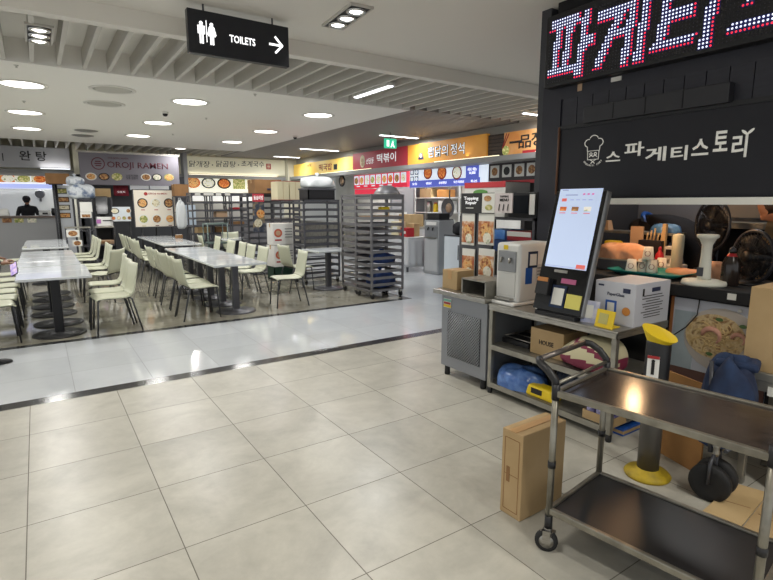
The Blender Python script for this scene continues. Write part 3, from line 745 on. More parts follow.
y0, _ = yz(370, 160); text('lettering', '신당동', W['text_white'], t, (XS - .08, y0, 2.69), NX, w=.38, h=.16, slant=.2)
y0, _ = yz(362.5, 161); mb = disc((XS - .08, y0, 2.7), NX, .13, .002, .003, W['cream_box'], ry=.17); disc((XS - .08, y0, 2.72), NX, .06, .006, .002, W['kraft'], mb); plate((XS - .08, y0, 2.62), NX, .12, .08, .006, .002, W['kraft'], mb); mb.build('oval_badge', None, t)
t = side_sign('orange_stall_sign', 'orange lit sign with dark outlined Korean letters above the blue menu', yA[2] - .03, yA[3], zS0, 2.94, ora)
for s, x0, x1 in (('찜닭의', 428, 448), ('정석', 451, 464.5)):
    y0, _ = yz(x0, 153); y1, _ = yz(x1, 151)
    text('lettering_outline', s, W['ink'], t, (XS - .08, (y0 + y1) / 2, 2.71), NX, w=(y0 - y1) * 1.03, h=.25, bold=.035)
    text('lettering', s, W['text_white'], t, (XS - .08, (y0 + y1) / 2, 2.71), NX, w=(y0 - y1), h=.235, bold=.004, off=.008)
y0, _ = yz(421, 157); mb = MB(); q = plate((XS - .08, y0, 2.6), NX, .2, .06, .003, .003, W['navy_print']); disc((XS - .08, y0, 2.66), NX, .075, .003, .003, W['navy_print'], q); disc((XS - .08, y0, 2.66), NX, .045, .007, .002, FOODL[1], q); q.build('logo', None, t)
t = side_sign('flame_stall_sign', 'orange flame sign with black characters beside the black pillar', yA[4], 4.9, zS0, 2.9, flame)
y0, _ = yz(520, 140); y1, _ = yz(546, 138)
for s, px, zz, ww, hh in (('一', 516, 2.7, .32, .04), ('品', 525, 2.69, .3, .24), ('정', 537, 2.71, .26, .25), ('식', 549, 2.71, .26, .25)):
    y0, _ = yz(px, 140); text('lettering', s, W['ink'], t, (XS - .08, y0, zz), NX, w=ww, h=hh, bold=.012)
mb = MB(); y0, _ = yz(506, 145)
mb.box((XS - .085, y0, 2.74), (.004, .02, .3), W['redink'], rx=.5); mb.box((XS - .085, y0 + .04, 2.74), (.004, .02, .3), W['redink'], rx=.35)
disc((XS - .08, y0, 2.56), NX, .09, .003, .003, FOODL[2], mb); mb.build('food_drawing', None, t)
mb = MB(); plate((XS - .08, (yA[4] + 4.9) / 2 + .1, 2.5), NX, 1.3, .05, .003, .002, W['red'], mb); mb.build('red_edge', None, t)
t = thing('bamboo_screen', 'dark brown screen panel between the orange and flame signs', 'panel'); MB().span((XS - .04, yA[4], zS0), (XS, yA[3], 2.9)).build('screen_panel', mat('brown_screen', '5a4c42', .7, hex2='4b3f37', scale=12, stretch=(1, 1, 6)), t)
mb = MB()
for k in range(6): mb.span((XS - .05, yA[4] + .02, zS0 + .05 + k * .07), (XS - .04, yA[3] - .02, zS0 + .06 + k * .07))
mb.build('screen_ribs', W['ink'], t)
for i, (yy, ln, w) in enumerate(((13.6, 3, 'yellow'), (8.4, 2, 'orange'), (5.8, 1.4, 'flame'))):
    cl = thing('strip_light', f'strip light on the beam lighting the {w} stall sign', 'ceiling light', (XS - .17, yy, 2.47)); MB().box((0, 0, 0), (.014, ln, .018)).build('tube', mat('warm_tube', 'fff0c8', .4, emit=1.2), cl)
    lamp('lamp', 'AREA', (0, 0, .02), 5 * ln / 2, cl, (1, .9, .7), ln, rot=(0, PI - .5, PI / 2 * 0), size_y=.05)

# menu boxes under the beam
XM = XS + .3
def yzm(px, py): p = at(px, py, X=XM); return p.y, p.z
redm = mat('red_menu_lit', 'cf2742', .5, emit=.55); blum = mat('blue_menu_lit', '5562c0', .5, emit=.5); whim = mat('white_menu_lit', 'd7e1ee', .5, emit=.65); drk = mat('dark_menu', '2c2427', .5)
ya, zt = yzm(354, 174); yb_, zt2 = yzm(407, 170); zt = 2.4; zb = yzm(354, 189)[1]
t = thing('red_menu_board', 'red lit menu board with a row of white snack plates', 'menu board'); MB().span((XM, yb_, zb), (XM + .1, ya, zt)).build('light_box', redm, t)
for i in range(9):
    yy = ya - .15 - (ya - yb_ - .3) * i / 8; q = plate((XM, yy, (zt + zb) / 2 + .03), NX, .24, .26, .002, .003, whim); disc((XM, yy, (zt + zb) / 2 + .02), NX, .1, .006, .002, FOODL[(3, 4, 5, 2, 1, 4, 0, 3, 1)[i]], q); q.build('food_photo', None, t)
for i in range(5): plate((XM, ya - .25 - i * .42, zb + .07), NX, .2, .03, .002, .002, W['text_white']).build('price_label', None, t)
MB().span((XM + .02, yb_ + 1.1, zb - .16), (XM + .08, ya, zb - .02)).build('price_strip', redm, t)
ya, _ = yzm(410, 164); yb_, _ = yzm(488, 160); zt = 2.42; zb = yzm(430, 187)[1]
t = thing('blue_menu_board', 'white and blue lit menu board with red bowls over the far right kitchen', 'menu board'); MB().span((XM, yb_, zb), (XM + .1, ya, zt)).build('light_box', whim, t); MB().span((XM - .006, yb_ + .22, zb), (XM, ya, zb + .17)).build('price_strip', blum, t)
for i, px in enumerate((428, 442, 457)):
    y0, z0 = yzm(px, 173.5); dish('bowl_picture', (XM, y0, z0 + .02), NX, .17, W['redink'], FOODL[(0, 0, 5)[i]], t, ry=.16)
y0, _ = yzm(414, 175); q = MB()
for i in range(2):
    for j in range(2): plate((XM, y0 - .02 + (i - .5) * .19, zb + .3 + (j - .5) * .17), NX, .14, .13, .002, .003, W['leg'], q); disc((XM, y0 - .02 + (i - .5) * .19, zb + .3 + (j - .5) * .17), NX, .05, .006, .002, whim, q)
q.build('food_photo', None, t)
y0, _ = yzm(472.5, 168); plate((XM, y0, zt - .17), NX, .42, .3, .002, .003, blum).build('blue_panel', None, t); text('lettering', '세트 메뉴\n16,000', W['text_lit'], t, (XM, y0, zt - .17), NX, w=.3, h=.15, off=.007)
for i, px in enumerate((415, 429, 443, 459, 474)):
    y0, z0 = yzm(px, 184); text('lettering', ('모듬', '찜닭', '순살찜닭', '묵은지찜닭', '특선')[i], W['text_lit'], t, (XM, y0, zb + .09), NX, w=(.2, .22, .28, .36, .2)[i], h=.055, off=.01)
ya, _ = yzm(489, 162); yb_, _ = yzm(556, 158); zt = 2.37; zb = yzm(500, 181)[1]
t = thing('dark_menu_board', 'dark menu board with four white square plates beside the pillar', 'menu board'); MB().span((XM, yb_, zb), (XM + .1, ya, zt)).build('light_box', drk, t)
for i, px in enumerate((495, 507, 519.5, 532)):
    y0, z0 = yzm(px, 168); q = plate((XM, y0, zt - .17), NX, .25, .25, .002, .004, W['paper']); disc((XM, y0, zt - .17), NX, .085, .007, .002, FOOD[3] if i != 1 else W['ink'], q); q.build('food_photo', None, t)
MB().span((XM - .02, yb_, zb - .06), (XM + .1, ya - .4, zb)).build('red_strip', W['red'], t)

# stall interiors on the right
struct(MB().span((9.4, 3.2, 0), (9.5, 17.4, 3.3)).build('wall_right.002', mat('kitchen_tile_wall', 'cfcfca', .5, hex2='c2c2bc', scale=3)))
for k, yy in enumerate((12.0,)): struct(MB().span((XM + .12, yy - .05, 0), (9.4, yy + .05, 2.4)).build('wall_divider.%03d' % (k + 2), W['grey_wall']))
struct(MB().span((XM + .12, 7.2, 0), (9.4, 7.3, 2.4)).build('wall_divider.004', mat('dark_divider', '2b2829', .6)))
for i, (yy, lb) in enumerate(((14, 'yellow'), (10.8, 'red'), (8.5, 'orange'))):
    kl = thing('strip_light', f'strip light inside the kitchen under the {lb} sign', 'ceiling light', (8.8, yy, 2.6)); [MB().tube([(0, k, .02), (0, k, .7)], .01).build('hanger', W['leg'], kl) for k in (-.5, .5)]; MB().box((0, 0, 0), (.06, 1.2, .04)).build('tube', W['light_cool'], kl); lamp('lamp', 'AREA', (0, 0, -.03), 26, kl, (1, .98, .94), .06, size_y=1.2)
for (y0, y1, m, lb, nm) in ((12.1, 16.5, W['steel_matt'], 'long steel service counter below the yellow sign', 'counter_front'), (9.95, 11.9, mat('white_cloth_front', 'c3c4c6', .8), 'white fronted counter below the red menu board', 'counter_front'), (7.35, 7.75, W['steel_matt'], 'steel counter beside the tall water dispenser', 'counter_front'), (4.2, 7.15, W['black_matt'], 'black counter of the stall beside the pillar', 'counter_front')):
    t = thing('stall_counter', lb, 'counter'); MB().span((XS - .3, y0, 0), (XS + .3, y1, .92)).build(nm, m, t); MB().span((XS - .34, y0, .92), (XS + .34, y1, .97)).build('counter_top', W['steel'], t)

# ------------------------------------------------------------ dining chairs and tables
def chair_shell(part):
    prof = [(.215, .428), (.19, .446), (.10, .449), (0, .445), (-.10, .443), (-.165, .452), (-.20, .48), (-.22, .53), (-.243, .62), (-.268, .72), (-.292, .835)]
    rng = (0, 5) if part == 'seat' else (5, 10)
    P = prof[rng[0]:rng[1] + 1]; n = len(P) - 1
    def fn(u, v):
        k = v * n; i = min(int(k), n - 1); f = k - i
        y = P[i][0] * (1 - f) + P[i + 1][0] * f; z = P[i][1] * (1 - f) + P[i + 1][1] * f
        g = (v * n + rng[0]) / 10; s = u * 2 - 1
        w = .205 + .01 * math.sin(g * PI) - (.022 if .42 < g < .62 else 0) * math.sin((g - .42) / .2 * PI)
        if g > .9: w += .008
        if part == 'seat': z += -.010 * (1 - s * s) * math.sin(v * PI) ; z -= .012 * (abs(s) ** 6)
        else:
            y += .028 * s * s * v; z -= .014 * (1 - s * s) * max(0, (v - .8) / .2)
        return Vector((s * w, y, z))
    return MB().grid(fn, 10, 10)
def make_chair(label):
    t = thing('dining_chair', label, 'chair', group='cream dining chairs')
    chair_shell('seat').build('seat', W['chair'], t, solid=.012)
    chair_shell('back').build('backrest', W['chair'], t, solid=.012)
    for s in (-1, 1):
        MB().tube([(s * .175, .155, .432), (s * .19, .19, .41), (s * .197, .225, 0)], .0105).build('leg', W['leg'], t)
        MB().tube([(s * .175, -.13, .432), (s * .192, -.175, .41), (s * .2, -.27, 0)], .0105).build('leg', W['leg'], t)
    mb = MB()
    mb.tube([(-.175, .16, .43), (-.175, -.14, .428), (.175, -.14, .428), (.175, .16, .43)], .0105, closed=True)
    mb.build('seat_frame', W['leg'], t)
    return t
chair0 = None
def put_chair(x, y, deg, label):
    global chair0
    if chair0 is None:
        chair0 = make_chair(label); chair0.location = (x, y, 0); chair0.rotation_euler.z = math.radians(deg)
    else: dup(chair0, (x, y, 0), math.radians(deg), label, 'cream dining chairs')
def make_table(label, black):
    t = thing('dining_table', label, 'table', group='white pedestal tables')
    mb = MB(); mb.box((0, 0, .705), (.74, .645, .03)); mb.build('tabletop', W['laminate'], t, bevel=.006)
    m = W['column_black'] if black else W['column']
    MB().box((0, 0, .355), (.09 if not black else .1, .09 if not black else .1, .67)).build('column', m, t, bevel=.012)
    MB().lathe([(.28, 0), (.28, .012), (.24, .02), (.06, .03), (.06, .04)], n=36).build('base', m, t)
    MB().box((0, 0, .683), (.4, .36, .014)).build('top_plate', m, t)
    return t
def row(xs, ys, black, where):
    p = None
    for i, (x, y) in enumerate(zip(xs, ys)):
        lb = f'white square-topped pedestal table, {ORD[i]} from the aisle in {where}'
        if p is None: p = make_table(lb, black); p.location = (x, y, 0)
        else: dup(p, (x, y, 0), 0, lb, 'white pedestal tables')
row((.10, .11, .08, .08, .09, .09), (7.18, 7.83, 8.55, 9.2, 9.86, 10.51), True, 'the left table row')
row((.08, .1, .1, .12), (11.95, 12.6, 13.25, 13.9), True, 'the far end of the left row')
row((2.28,) * 5, (7.31, 7.96, 8.61, 9.26, 9.91), False, 'the middle table row')
row((2.42,) * 5, (11.35, 12.0, 12.65, 13.3, 13.95), False, 'the far end of the middle row')
t = make_table('small white pedestal table standing alone in front of the steel racks', False); t.location = (4.34, 8.37, 0)
pT = Vector((3.9, 12.2, 0))
t = make_table('white pedestal table in front of the racks with paper labels', False); t.location = (pT.x, pT.y, 0)
def chairs(lst, where):
    for i, (x, y, d) in enumerate(lst): put_chair(x, y, d, f'cream plastic chair, {ORD[i]} from the aisle {where}')
chairs([(.67, 7.0, 96), (.68, 7.47, 92), (.72, 8.2, 88), (.80, 9.35, 55), (.75, 10.2, 92), (.75, 10.75, 88), (.74, 11.9, 90), (.74, 12.6, 92), (.74, 13.3, 90)], 'along the right side of the left table row')
chairs([(-.52, 7.12, -84), (-.5, 7.6, -92), (-.52, 8.15, -90), (-.5, 8.7, -88), (-.5, 9.35, -90), (-.5, 10.1, -92), (-.5, 11.9, -90), (-.5, 12.6, -90)], 'along the left side of the left table row')
chairs([(1.74, 7.22, -86), (1.76, 7.68, -90), (1.75, 8.22, -84), (1.77, 8.9, -90), (1.77, 9.5, -88)], 'along the left side of the middle table row')
chairs([(3.09, 7.32, 84), (2.86, 8.35, 92), (2.86, 8.95, 90), (2.9, 9.55, 88), (2.88, 10.15, 92)], 'along the right side of the middle table row')
chairs([(1.82, 11.2, -84), (1.85, 11.75, -86), (1.87, 12.4, -90), (1.86, 13.0, -90), (1.87, 13.7, -88)], 'on the left of the far middle tables')
chairs([(3.0, 11.5, 90)], 'right of the far middle tables')
put_chair(pT.x + .12, pT.y + .6, 182, 'cream plastic chair behind the table by the labelled racks, seen from the front')
put_chair(pT.x - .60, pT.y - .05, -92, 'cream plastic chair at the left side of the table by the labelled racks')
put_chair(3.78, 8.5, -85, 'cream plastic chair facing the small table by the steel racks')

p = at(179, 238, Z=.725); t = thing('napkin_holder', 'small brown napkin holder on the far middle tables', 'napkin holder', (p.x, p.y, .72))
MB().box((0, 0, .04), (.16, .1, .08)).build('holder_box', W['card2'], t, bevel=.006); MB().box((0, 0, .083), (.13, .07, .008)).build('napkins', W['paper'], t)

# ------------------------------------------------------------ baker's racks
def make_rack(label, w, d, h, n, m, wheels=True, name='tray_rack', group='steel tray racks'):
    t = thing(name, label, 'rack', group=group); z0 = .12 if wheels else .02
    for x in (-1, 1):
        for y in (-1, 1):
            MB().box((x * (w / 2 - .015), y * (d / 2 - .015), (z0 + h) / 2), (.03, .03, h - z0)).build('post', m, t)
            if wheels:
                c = MB().lathe([(.0, -.014), (.048, -.012), (.05, 0), (.048, .012), (0, .014)], (x * (w / 2 - .04), y * (d / 2 - .04), .05), n=14, rot=Euler((0, PI / 2, 0)).to_matrix()).build('caster', W['rubber'], t)
                MB().box((x * (w / 2 - .04), y * (d / 2 - .04), .095), (.045, .05, .05)).build('caster_fork', W['steel'], c)
    MB().box((0, 0, h - .012), (w, d, .024)).build('top_frame', m, t)
    MB().box((0, 0, z0 + .015), (w, d, .03)).build('bottom_frame', m, t)
    for i in range(n):
        z = z0 + .1 + (h - z0 - .16) * i / (n - 1); mb = MB()
        for s in (-1, 1): mb.box((s * (w / 2 - .03), 0, z), (.05, d - .03, .045))
        mb.box((0, -d / 2 + .012, z + .01), (w - .04, .006, .045)); mb.box((0, d / 2 - .012, z), (w - .04, .006, .02))
        mb.build('rail', m, t)
    return t
def tray_in(x, y, z, w, d, m, lb):
    t = thing('oven_tray', lb, 'tray', (x, y, z)); mb = MB(); mb.box((0, 0, .003), (w, d, .006))
    for s in (-1, 1): mb.box((s * w / 2, 0, .012), (.006, d, .024)); mb.box((0, s * d / 2, .012), (w, .006, .024))
    mb.build('tray_body', m, t); return t
R1 = make_rack('tall steel tray rack on casters nearest the aisle, with blue bags low inside', .64, .5, 1.69, 14, W['rack']); R1.location = (4.70, 7.2, 0)
R2 = dup(R1, (4.74, 7.76, 0), 0, 'second tall steel tray rack, right behind the one nearest the aisle', 'steel tray racks')
R3 = make_rack('wide dark tray rack behind the small white table, carrying a black crate', .76, .5, 1.61, 11, W['rack_dark']); R3.location = (4.50, 9.15, 0)
R4 = make_rack('narrow tray rack under the two cream cartons', .46, .55, 1.61, 12, W['rack_dark']); R4.location = (4.50, 10.3 + .35, 0)
R5 = make_rack('dark tray rack under the large brown carton', .8, .5, 1.76, 12, W['rack_dark']); R5.location = (4.26, 11.5, 0)
for i in range(3):
    lb = f'dark paper-labelled tray rack, {("left", "middle", "right")[i]} of three below the soup menu'
    if i == 0: R6 = make_rack(lb, .46, .5, 1.8, 9, W['rack_dark']); R6.location = (3.37, 13.4, 0)
    else: dup(R6, (3.37 + .48 * i, 13.4, 0), 0, lb, 'steel tray racks')
for i, px in enumerate((198, 209, 219, 228, 246)):
    p = at(px, 195, Y=13.1); tag(MB().box((p.x, 13.135, 1.775), (.13 if i != 1 else .24, .006, .085)).build('paper_label', W['paper']), f'white paper label stuck on the far rack tops, {ORD[i]} from the left', 'label', 'rack labels')
for i, (x, z, h, m, w) in enumerate(((3.42, .83, .2, 'card', .3), (3.86, .83, .18, 'card2', .3), (3.88, 1.25, .2, 'kraft', .28), (3.37, .43, .22, 'white_box', .3), (4.3, .95, .1, 'card2', .3), (4.3, 1.36, .08, 'red', .28))):
    carton('carton', ('brown carton low in the left labelled rack', 'brown carton low in the middle labelled rack', 'tan carton high in the middle labelled rack', 'white carton near the floor in the left labelled rack', 'flat brown carton in the right labelled rack', 'flat red box high in the right labelled rack')[i], (x, 13.4, (.22 + 1.52 * round((z - .22) / .19) / 8) + .016), (w, .34, h * .8), W[m], tape=False)
def bag(name, label, c, d, m, seed=1, cat='bag'):
    rnd = random.Random(seed); ph = [rnd.uniform(0, 6) for _ in range(6)]
    sg = lambda q, e: math.copysign(abs(q) ** e, q)
    def fn(u, v):
        a, e = u * 2 * PI, (v - .5) * PI; ce = abs(math.cos(e)) ** .45
        k = 1 + .07 * math.sin(3 * a + ph[0] + v * 4) + .05 * math.sin(7 * a + ph[1] - v * 9) + .03 * math.sin(13 * a + ph[2] + 5 * v)
        k *= 1 - .22 * v * v
        return Vector((d[0] / 2 * ce * k * sg(math.cos(a), .7), d[1] / 2 * ce * k * sg(math.sin(a), .7), d[2] * (.5 + .5 * sg(math.sin(e), .6)) * (1 + .05 * math.sin(4 * a + ph[3]) * v)))
    t = thing(name, label, cat, c); mb = MB(); mb.grid(fn, 36, 14); bmesh.ops.remove_doubles(mb.bm, verts=mb.bm.verts, dist=.0005); mb.build('bag_body', m, t)
    MB().lathe([(.02, -.01), (.012, .02), (.035, .06), (.02, .08)], (0, 0, d[2] * .98), n=9, sx=1.4).build('knot', m, t); return t
bluem = mat('blue_bag_solid', '24427e', .5, hex2='1a2f5e', scale=9, bump=.5)
def rz_(k, z0=.12, h=1.69, n=14): return z0 + .1 + (h - z0 - .16) * k / (n - 1) + .016
bag('plastic_bag', 'blue stuffed bag on the bottom of the nearest tall rack', (4.70, 7.2, .151), (.5, .4, .27), bluem, 3)
bag('plastic_bag', 'blue stuffed bag on the second level of the nearest tall rack', (4.74, 7.2, rz_(3)), (.44, .38, .16), bluem, 4)
for i, (xx, yy, k, m, lb) in enumerate(((4.7, 7.2, 10, 'kraft', 'high in the nearest tall rack'), (4.70, 7.2, 7, 'rack', 'halfway up the nearest tall rack'), (4.74, 7.76, 8, 'rack_dark', 'halfway up the second tall rack'), (4.74, 7.76, 4, 'rack_dark', 'low in the second tall rack'))):
    tray_in(xx, yy, rz_(k), .54, .42, W[m], 'flat oven tray ' + lb)
tag(MB().box((4.72, 7.1, rz_(11) + .03), (.16, .12, .06)).build('folded_cloth', W['yellow'], bevel=.015), 'yellow folded cloth high in the nearest tall rack', 'cloth')
# pot on the nearest tall rack
t = thing('cooking_pot', 'dark upturned steel bowl on top of the nearest tall rack', 'pot', (4.86, 7.22, 1.69))
MB().lathe([(.215, 0), (.22, .012), (.2, .05), (.15, .11), (.07, .145), (0, .15)], n=28).build('bowl', W['rack'], t); MB().lathe([(.222, -.0), (.226, .006), (.222, .012)], n=28).build('rim', W['steel'], t)
# crate and white bag on the wide dark rack
a, b = at(309, 188, Y=8.95), at(336, 200, Y=8.95)
t = thing('crate', 'black plastic crate on the wide dark rack', 'crate', (4.53, 9.15, 1.61))
mb = MB(); mb.box((0, 0, .012), (.56, .4, .02))
for s in (-1, 1):
    mb.box((s * .27, 0, .11), (.02, .4, .19)); mb.box((0, s * .19, .11), (.56, .02, .19))
mb.build('crate_body', W['black'], t); mb = MB()
for s in (-1, 1): mb.box((0, s * .2, .2), (.59, .025, .03)); mb.box((s * .28, 0, .2), (.025, .42, .03))
mb.build('rim', W['rack_dark'], t)
bag('plastic_bag', 'big white plastic bag on the black crate above the wide dark rack', (4.54, 9.15, 1.825), (.66, .5, .22), W['bag'], 9)
carton('cardboard_box', 'large brown carton with dark stripe on the dark rack right of the soup menu', (4.32, 11.35, 1.76), (.62, .45, .3), W['card2'])
o = bpy.data.objects[-1] if False else None
tcb = [x for x in COL.objects if x.get('label', '').startswith('large brown carton with dark stripe')][0]
MB().box((.12, -.228, .09), (.3, .006, .04)).build('dark_stripe', W['navy_print'], tcb)
for i, x in enumerate((4.38, 4.66)):
    t = carton('carton', f'cream carton with red edges standing on the narrow rack, {("left", "right")[i]} of two', (x, 10.62, 1.61), (.26, .36, .4), W['cream_box'], tape=False, group='cream cartons')
    for k in (.006, .395): MB().box((0, 0, k), (.264, .364, .012)).build('red_edge', W['redink'], t)
    MB().box((0, -.182, .2), (.006, .004, .36)).build('seam', W['card3'], t)
# red topped banner stand
a, b = at(252, 193.5, Y=10.9), at(265, 232, Y=10.9)
t = thing('banner_stand', 'upright food poster with a red top standing before the dark racks', 'banner', ((a.x + b.x) / 2, 10.9, 0)); wB = b.x - a.x
MB().box((0, 0, (a.z + b.z) / 2), (wB, .02, a.z - b.z)).build('poster', mat('dark_food_print', '2d3442', .5, hex2='a38d63', hex3='4b5160', scale=7), t)
MB().box((0, -.012, a.z - .09), (wB, .006, .17)).build('red_header', mat('red_print', 'c5384a', .5), t); text('lettering', '돌솥비빔', W['text_white'], t, (0, -.015, a.z - .09), NY, w=wB * .8, h=.09, bold=.01)
MB().tube([(0, .03, 0.02), (0, .03, a.z)], .012).build('pole', W['leg'], t); MB().box((0, .03, .012), (.4, .25, .02)).build('base', W['leg'], t)
for (dx, dz, f) in ((-.02, 1.12, 1), (.04, 1.32, 4)): disc((dx, -.012, dz), NY, .09, .0, .003, FOOD[f]).build('food_picture', None, t)
# stacked white cartons on a green crate
bx, by = 4.10, 10.0
t = thing('crate', 'dark green bottle crate under the stacked white cartons', 'crate', (bx, by, 0)); mb = MB(); mb.box((0, 0, .02), (.46, .36, .03))
for s in (-1, 1): mb.box((s * .22, 0, .14), (.02, .36, .26)); mb.box((0, s * .17, .14), (.46, .02, .26))
mb.build('crate_body', W['green_crate'], t); mb = MB()
for s in (-1, 1): mb.box((0, s * .18, .26), (.48, .02, .03))
for k in range(5): mb.box((-.2 + k * .1, -.182, .14), (.02, .012, .24))
mb.build('ribs', W['green_crate'], t)
for i, z in enumerate((.275, .715)):
    t = carton('carton', f'white printed carton with a red round mark, {("lower", "upper")[i]} of two stacked', (bx + .01 * i, by, z), (.46, .36, .43), W['white_box'], rz=.06 - .1 * i, group='white printed cartons')
    mb = disc((-.12, -.18, .24), NY, .085, .001, .002, mat('red_round_print', 'b5583f', .6)); disc((-.12, -.18, .24), NY, .05, .004, .001, W['kraft'], mb); mb.build('round_mark', None, t)
    for k in range(4): plate((.1, -.18, .32 - k * .055), NY, .16, .012, .001, .002, W['leg']).build('print_line', None, t)
    plate((-.12, -.18, .1), NY, .14, .03, .001, .002, W['redink']).build('print_line', None, t)
bag('plastic_bag', 'crumpled clear bag hanging against the lower white carton', (bx + .3, by - .26, .0), (.22, .18, .42), W['clear'], 12)
# far left shelf units and bundles
def shelf_unit(label, c, w, d, h, n, m, name='shelf_unit'):
    t = thing(name, label, 'shelf', c)
    for x in (-1, 1):
        for y in (-1, 1): MB().box((x * (w / 2 - .015), y * (d / 2 - .015), h / 2), (.03, .03, h)).build('post', m, t)
    for i in range(n): MB().box((0, 0, .1 + (h - .115) * i / (n - 1)), (w, d, .025)).build('shelf', m, t)
    return t
x0, x1, z0, z1 = px_box(78, 199, 94, 226, 14.7)
shelf_unit('dark shelf unit with white papers left of the black kiosk', ((x0 + x1) / 2, 15.0, 0), x1 - x0, .5, z1, 5, W['rack_dark'])
p = at(86, 207, Y=14.74); tag(plate((p.x, 14.74, p.z), NY, .26, .24, 0, .006, W['paper']).build('paper_sheet', None), 'white paper sheet fixed to the dark shelf unit, upper', 'paper')
p = at(86, 215, Y=14.74); q = plate((p.x, 14.74, p.z), NY, .24, .14, 0, .006, W['paper']); plate((p.x, 14.74, p.z - .02), NY, .18, .07, .007, .002, FOOD[3], q); tag(q.build('paper_sheet', None), 'white paper with a food picture on the dark shelf unit, lower', 'paper')
bag('wrapped_bundle', 'clear-wrapped bundle of paper goods on top of the dark shelf unit', ((x0 + x1) / 2 - .05, 15.0, z1), (.62, .46, .36), W['wrap'], 21)
bag('wrapped_bundle', 'clear-wrapped bundle hanging over the left end of the dark shelf unit', ((x0 + x1) / 2 - .16, 14.99, z1 + .34), (.4, .3, .2), W['wrap'], 22)
x0b, x1b, z0b, z1b = px_box(93, 188, 113, 197, 15.2)
t2 = shelf_unit('slim rack behind the black order kiosk carrying a carton', ((x0b + x1b) / 2, 15.75, 0), x1b - x0b + .05, .3, z0b, 4, W['rack_dark'])
carton('cardboard_box', 'pale brown carton above the black order kiosk', ((x0b + x1b) / 2, 15.75, z0b), (x1b - x0b, .3, z1b - z0b), W['card'])
x0, x1, z0, z1 = px_box(66, 228, 92, 248, 14.2)
t = thing('display_table', 'low steel frame stand with food posters at far left', 'stand', ((x0 + x1) / 2, 14.4, 0)); wB = x1 - x0
for s in (-1, 1):
    for y in (-.2, .2): MB().tube([(s * wB / 2, y, 0), (s * wB / 2, y, z1)], .015).build('leg', W['leg'], t)
MB().box((0, 0, z1), (wB + .03, .43, .025)).build('top', W['steel_matt'], t)
for (dx, zz, w_, h_) in ((-.12, z1 - .13, .26, .17), (-.05, z1 - .36, .2, .14)):
    q = plate((dx, -.22, zz), NY, w_, h_, 0, .008, W['paper']); disc((dx, -.22, zz), NY, w_ * .36, .009, .002, FOOD[3], q, ry=h_ * .38); q.build('food_poster', None, t)
x0, x1, z0, z1 = px_box(175, 196, 193, 250, 14.3)
shelf_unit('dark shelf unit between the ramen menu and the labelled racks', ((x0 + x1) / 2, 14.5, 0), x1 - x0, .36, z1, 5, W['rack_dark'])
a, b = at(173, 184, Y=14.3), at(188, 195, Y=14.3)
carton('cardboard_box', 'dark brown carton on the shelf unit right of the ramen menu', ((a.x + b.x) / 2 + .03, 14.5, z1), (b.x - a.x, .34, a.z - z1), W['card2'])
p = at(182, 229, Y=14.2); q_ = at(182, 200, Y=14.2); o = bag('plastic_bag', 'long white plastic bag hanging beside the ramen menu board', (p.x, 14.225, p.z), (.26, .18, q_.z - p.z - .06), W['bag'], 31); MB().tube([(-.05, 0, q_.z - p.z - .1), (-.02, .06, q_.z - p.z + .05), (.02, .06, q_.z - p.z + .05), (.05, 0, q_.z - p.z - .1)], .008).build('handle_loop', W['bag'], o)
p = at(190.5, 215, Y=14.28); tag(plate((p.x, 14.28, p.z), NY, .28, .52, -.02, .012, mat('pale_blue_sheet', 'b9c8d6', .6)).build('paper_sheet', None), 'pale blue sheet hanging right of the white bag', 'paper')
# green-grey trolley by the far racks
x0, x1, z0, z1 = px_box(205, 223, 226, 250, 12.85)
t = thing('utility_cart', 'grey-green tubular cart in front of the labelled racks', 'cart', ((x0 + x1) / 2, 12.85, 0)); wB = x1 - x0; gm = mat('greygreen_metal', '6f7f7b', .45, .4)
for s in (-1, 1):
    for y in (-.2, .2):
        MB().tube([(s * wB / 2, y, .06), (s * wB / 2, y, z1)], .014).build('post', gm, t)
        MB().lathe([(0, -.012), (.035, -.01), (.035, .01), (0, .012)], (s * wB / 2, y, .035), n=12, rot=Euler((0, PI / 2, 0)).to_matrix()).build('caster', W['rubber'], t)
for z in (z1 - .02, z1 * .55, .14): MB().box((0, 0, z), (wB, .44, .03)).build('shelf', gm, t)

# ------------------------------------------------------------ far right: dispenser, cloth table, kitchen goods
t = thing('water_dispenser', 'tall silver water dispenser standing on the white aisle', 'dispenser', (7.36, 8.86, 0)); silver = mat('silver_panel', 'a3a5a8', .4, .3)
MB().box((0, 0, .59), (.44, .5, 1.18)).build('dispenser_body', silver, t, bevel=.015)
MB().box((-.225, 0, .42), (.012, .44, .72)).build('lower_door', mat('silver_light', 'b9bbbd', .4, .2), t, bevel=.005)
MB().box((-.222, 0, .93), (.02, .42, .24)).build('tap_recess', mat('silver_dark', '85888c', .4, .3), t)
for s in (-1, 1): MB().tube([(-.235, s * .08, 1.02), (-.26, s * .08, 1.0), (-.26, s * .08, .96)], .014).build('tap', W['black'], t)
MB().box((-.25, 0, .8), (.06, .36, .02)).build('drip_tray', W['steel'], t); MB().box((-.228, 0, 1.11), (.012, .34, .07)).build('control_strip', W['white'], t)
MB().box((0, 0, 1.19), (.4, .46, .02)).build('top_cover', W['leg'], t)
t = thing('display_table', 'table draped in a white cloth left of the tall water dispenser', 'table', (7.14, 9.75, 0))
MB().box((0, 0, .76), (.56, .8, .03)).build('tabletop', W['white'], t)
mb = MB()
def clo(u, v):
    a = u * 2.4 - 1.2
    edge = [(-.29, .42), (-.29, -.42), (.29, -.42)]
    s = u * 1.42
    x, y = (-.29, .42 - s) if s < .84 else (-.29 + (s - .84), -.42)
    w = .018 * math.sin(u * 46) * v
    return Vector((x - (w + .01 * v if s < .84 else 0), y - (0 if s < .84 else w + .01 * v), .78 - v * .66))
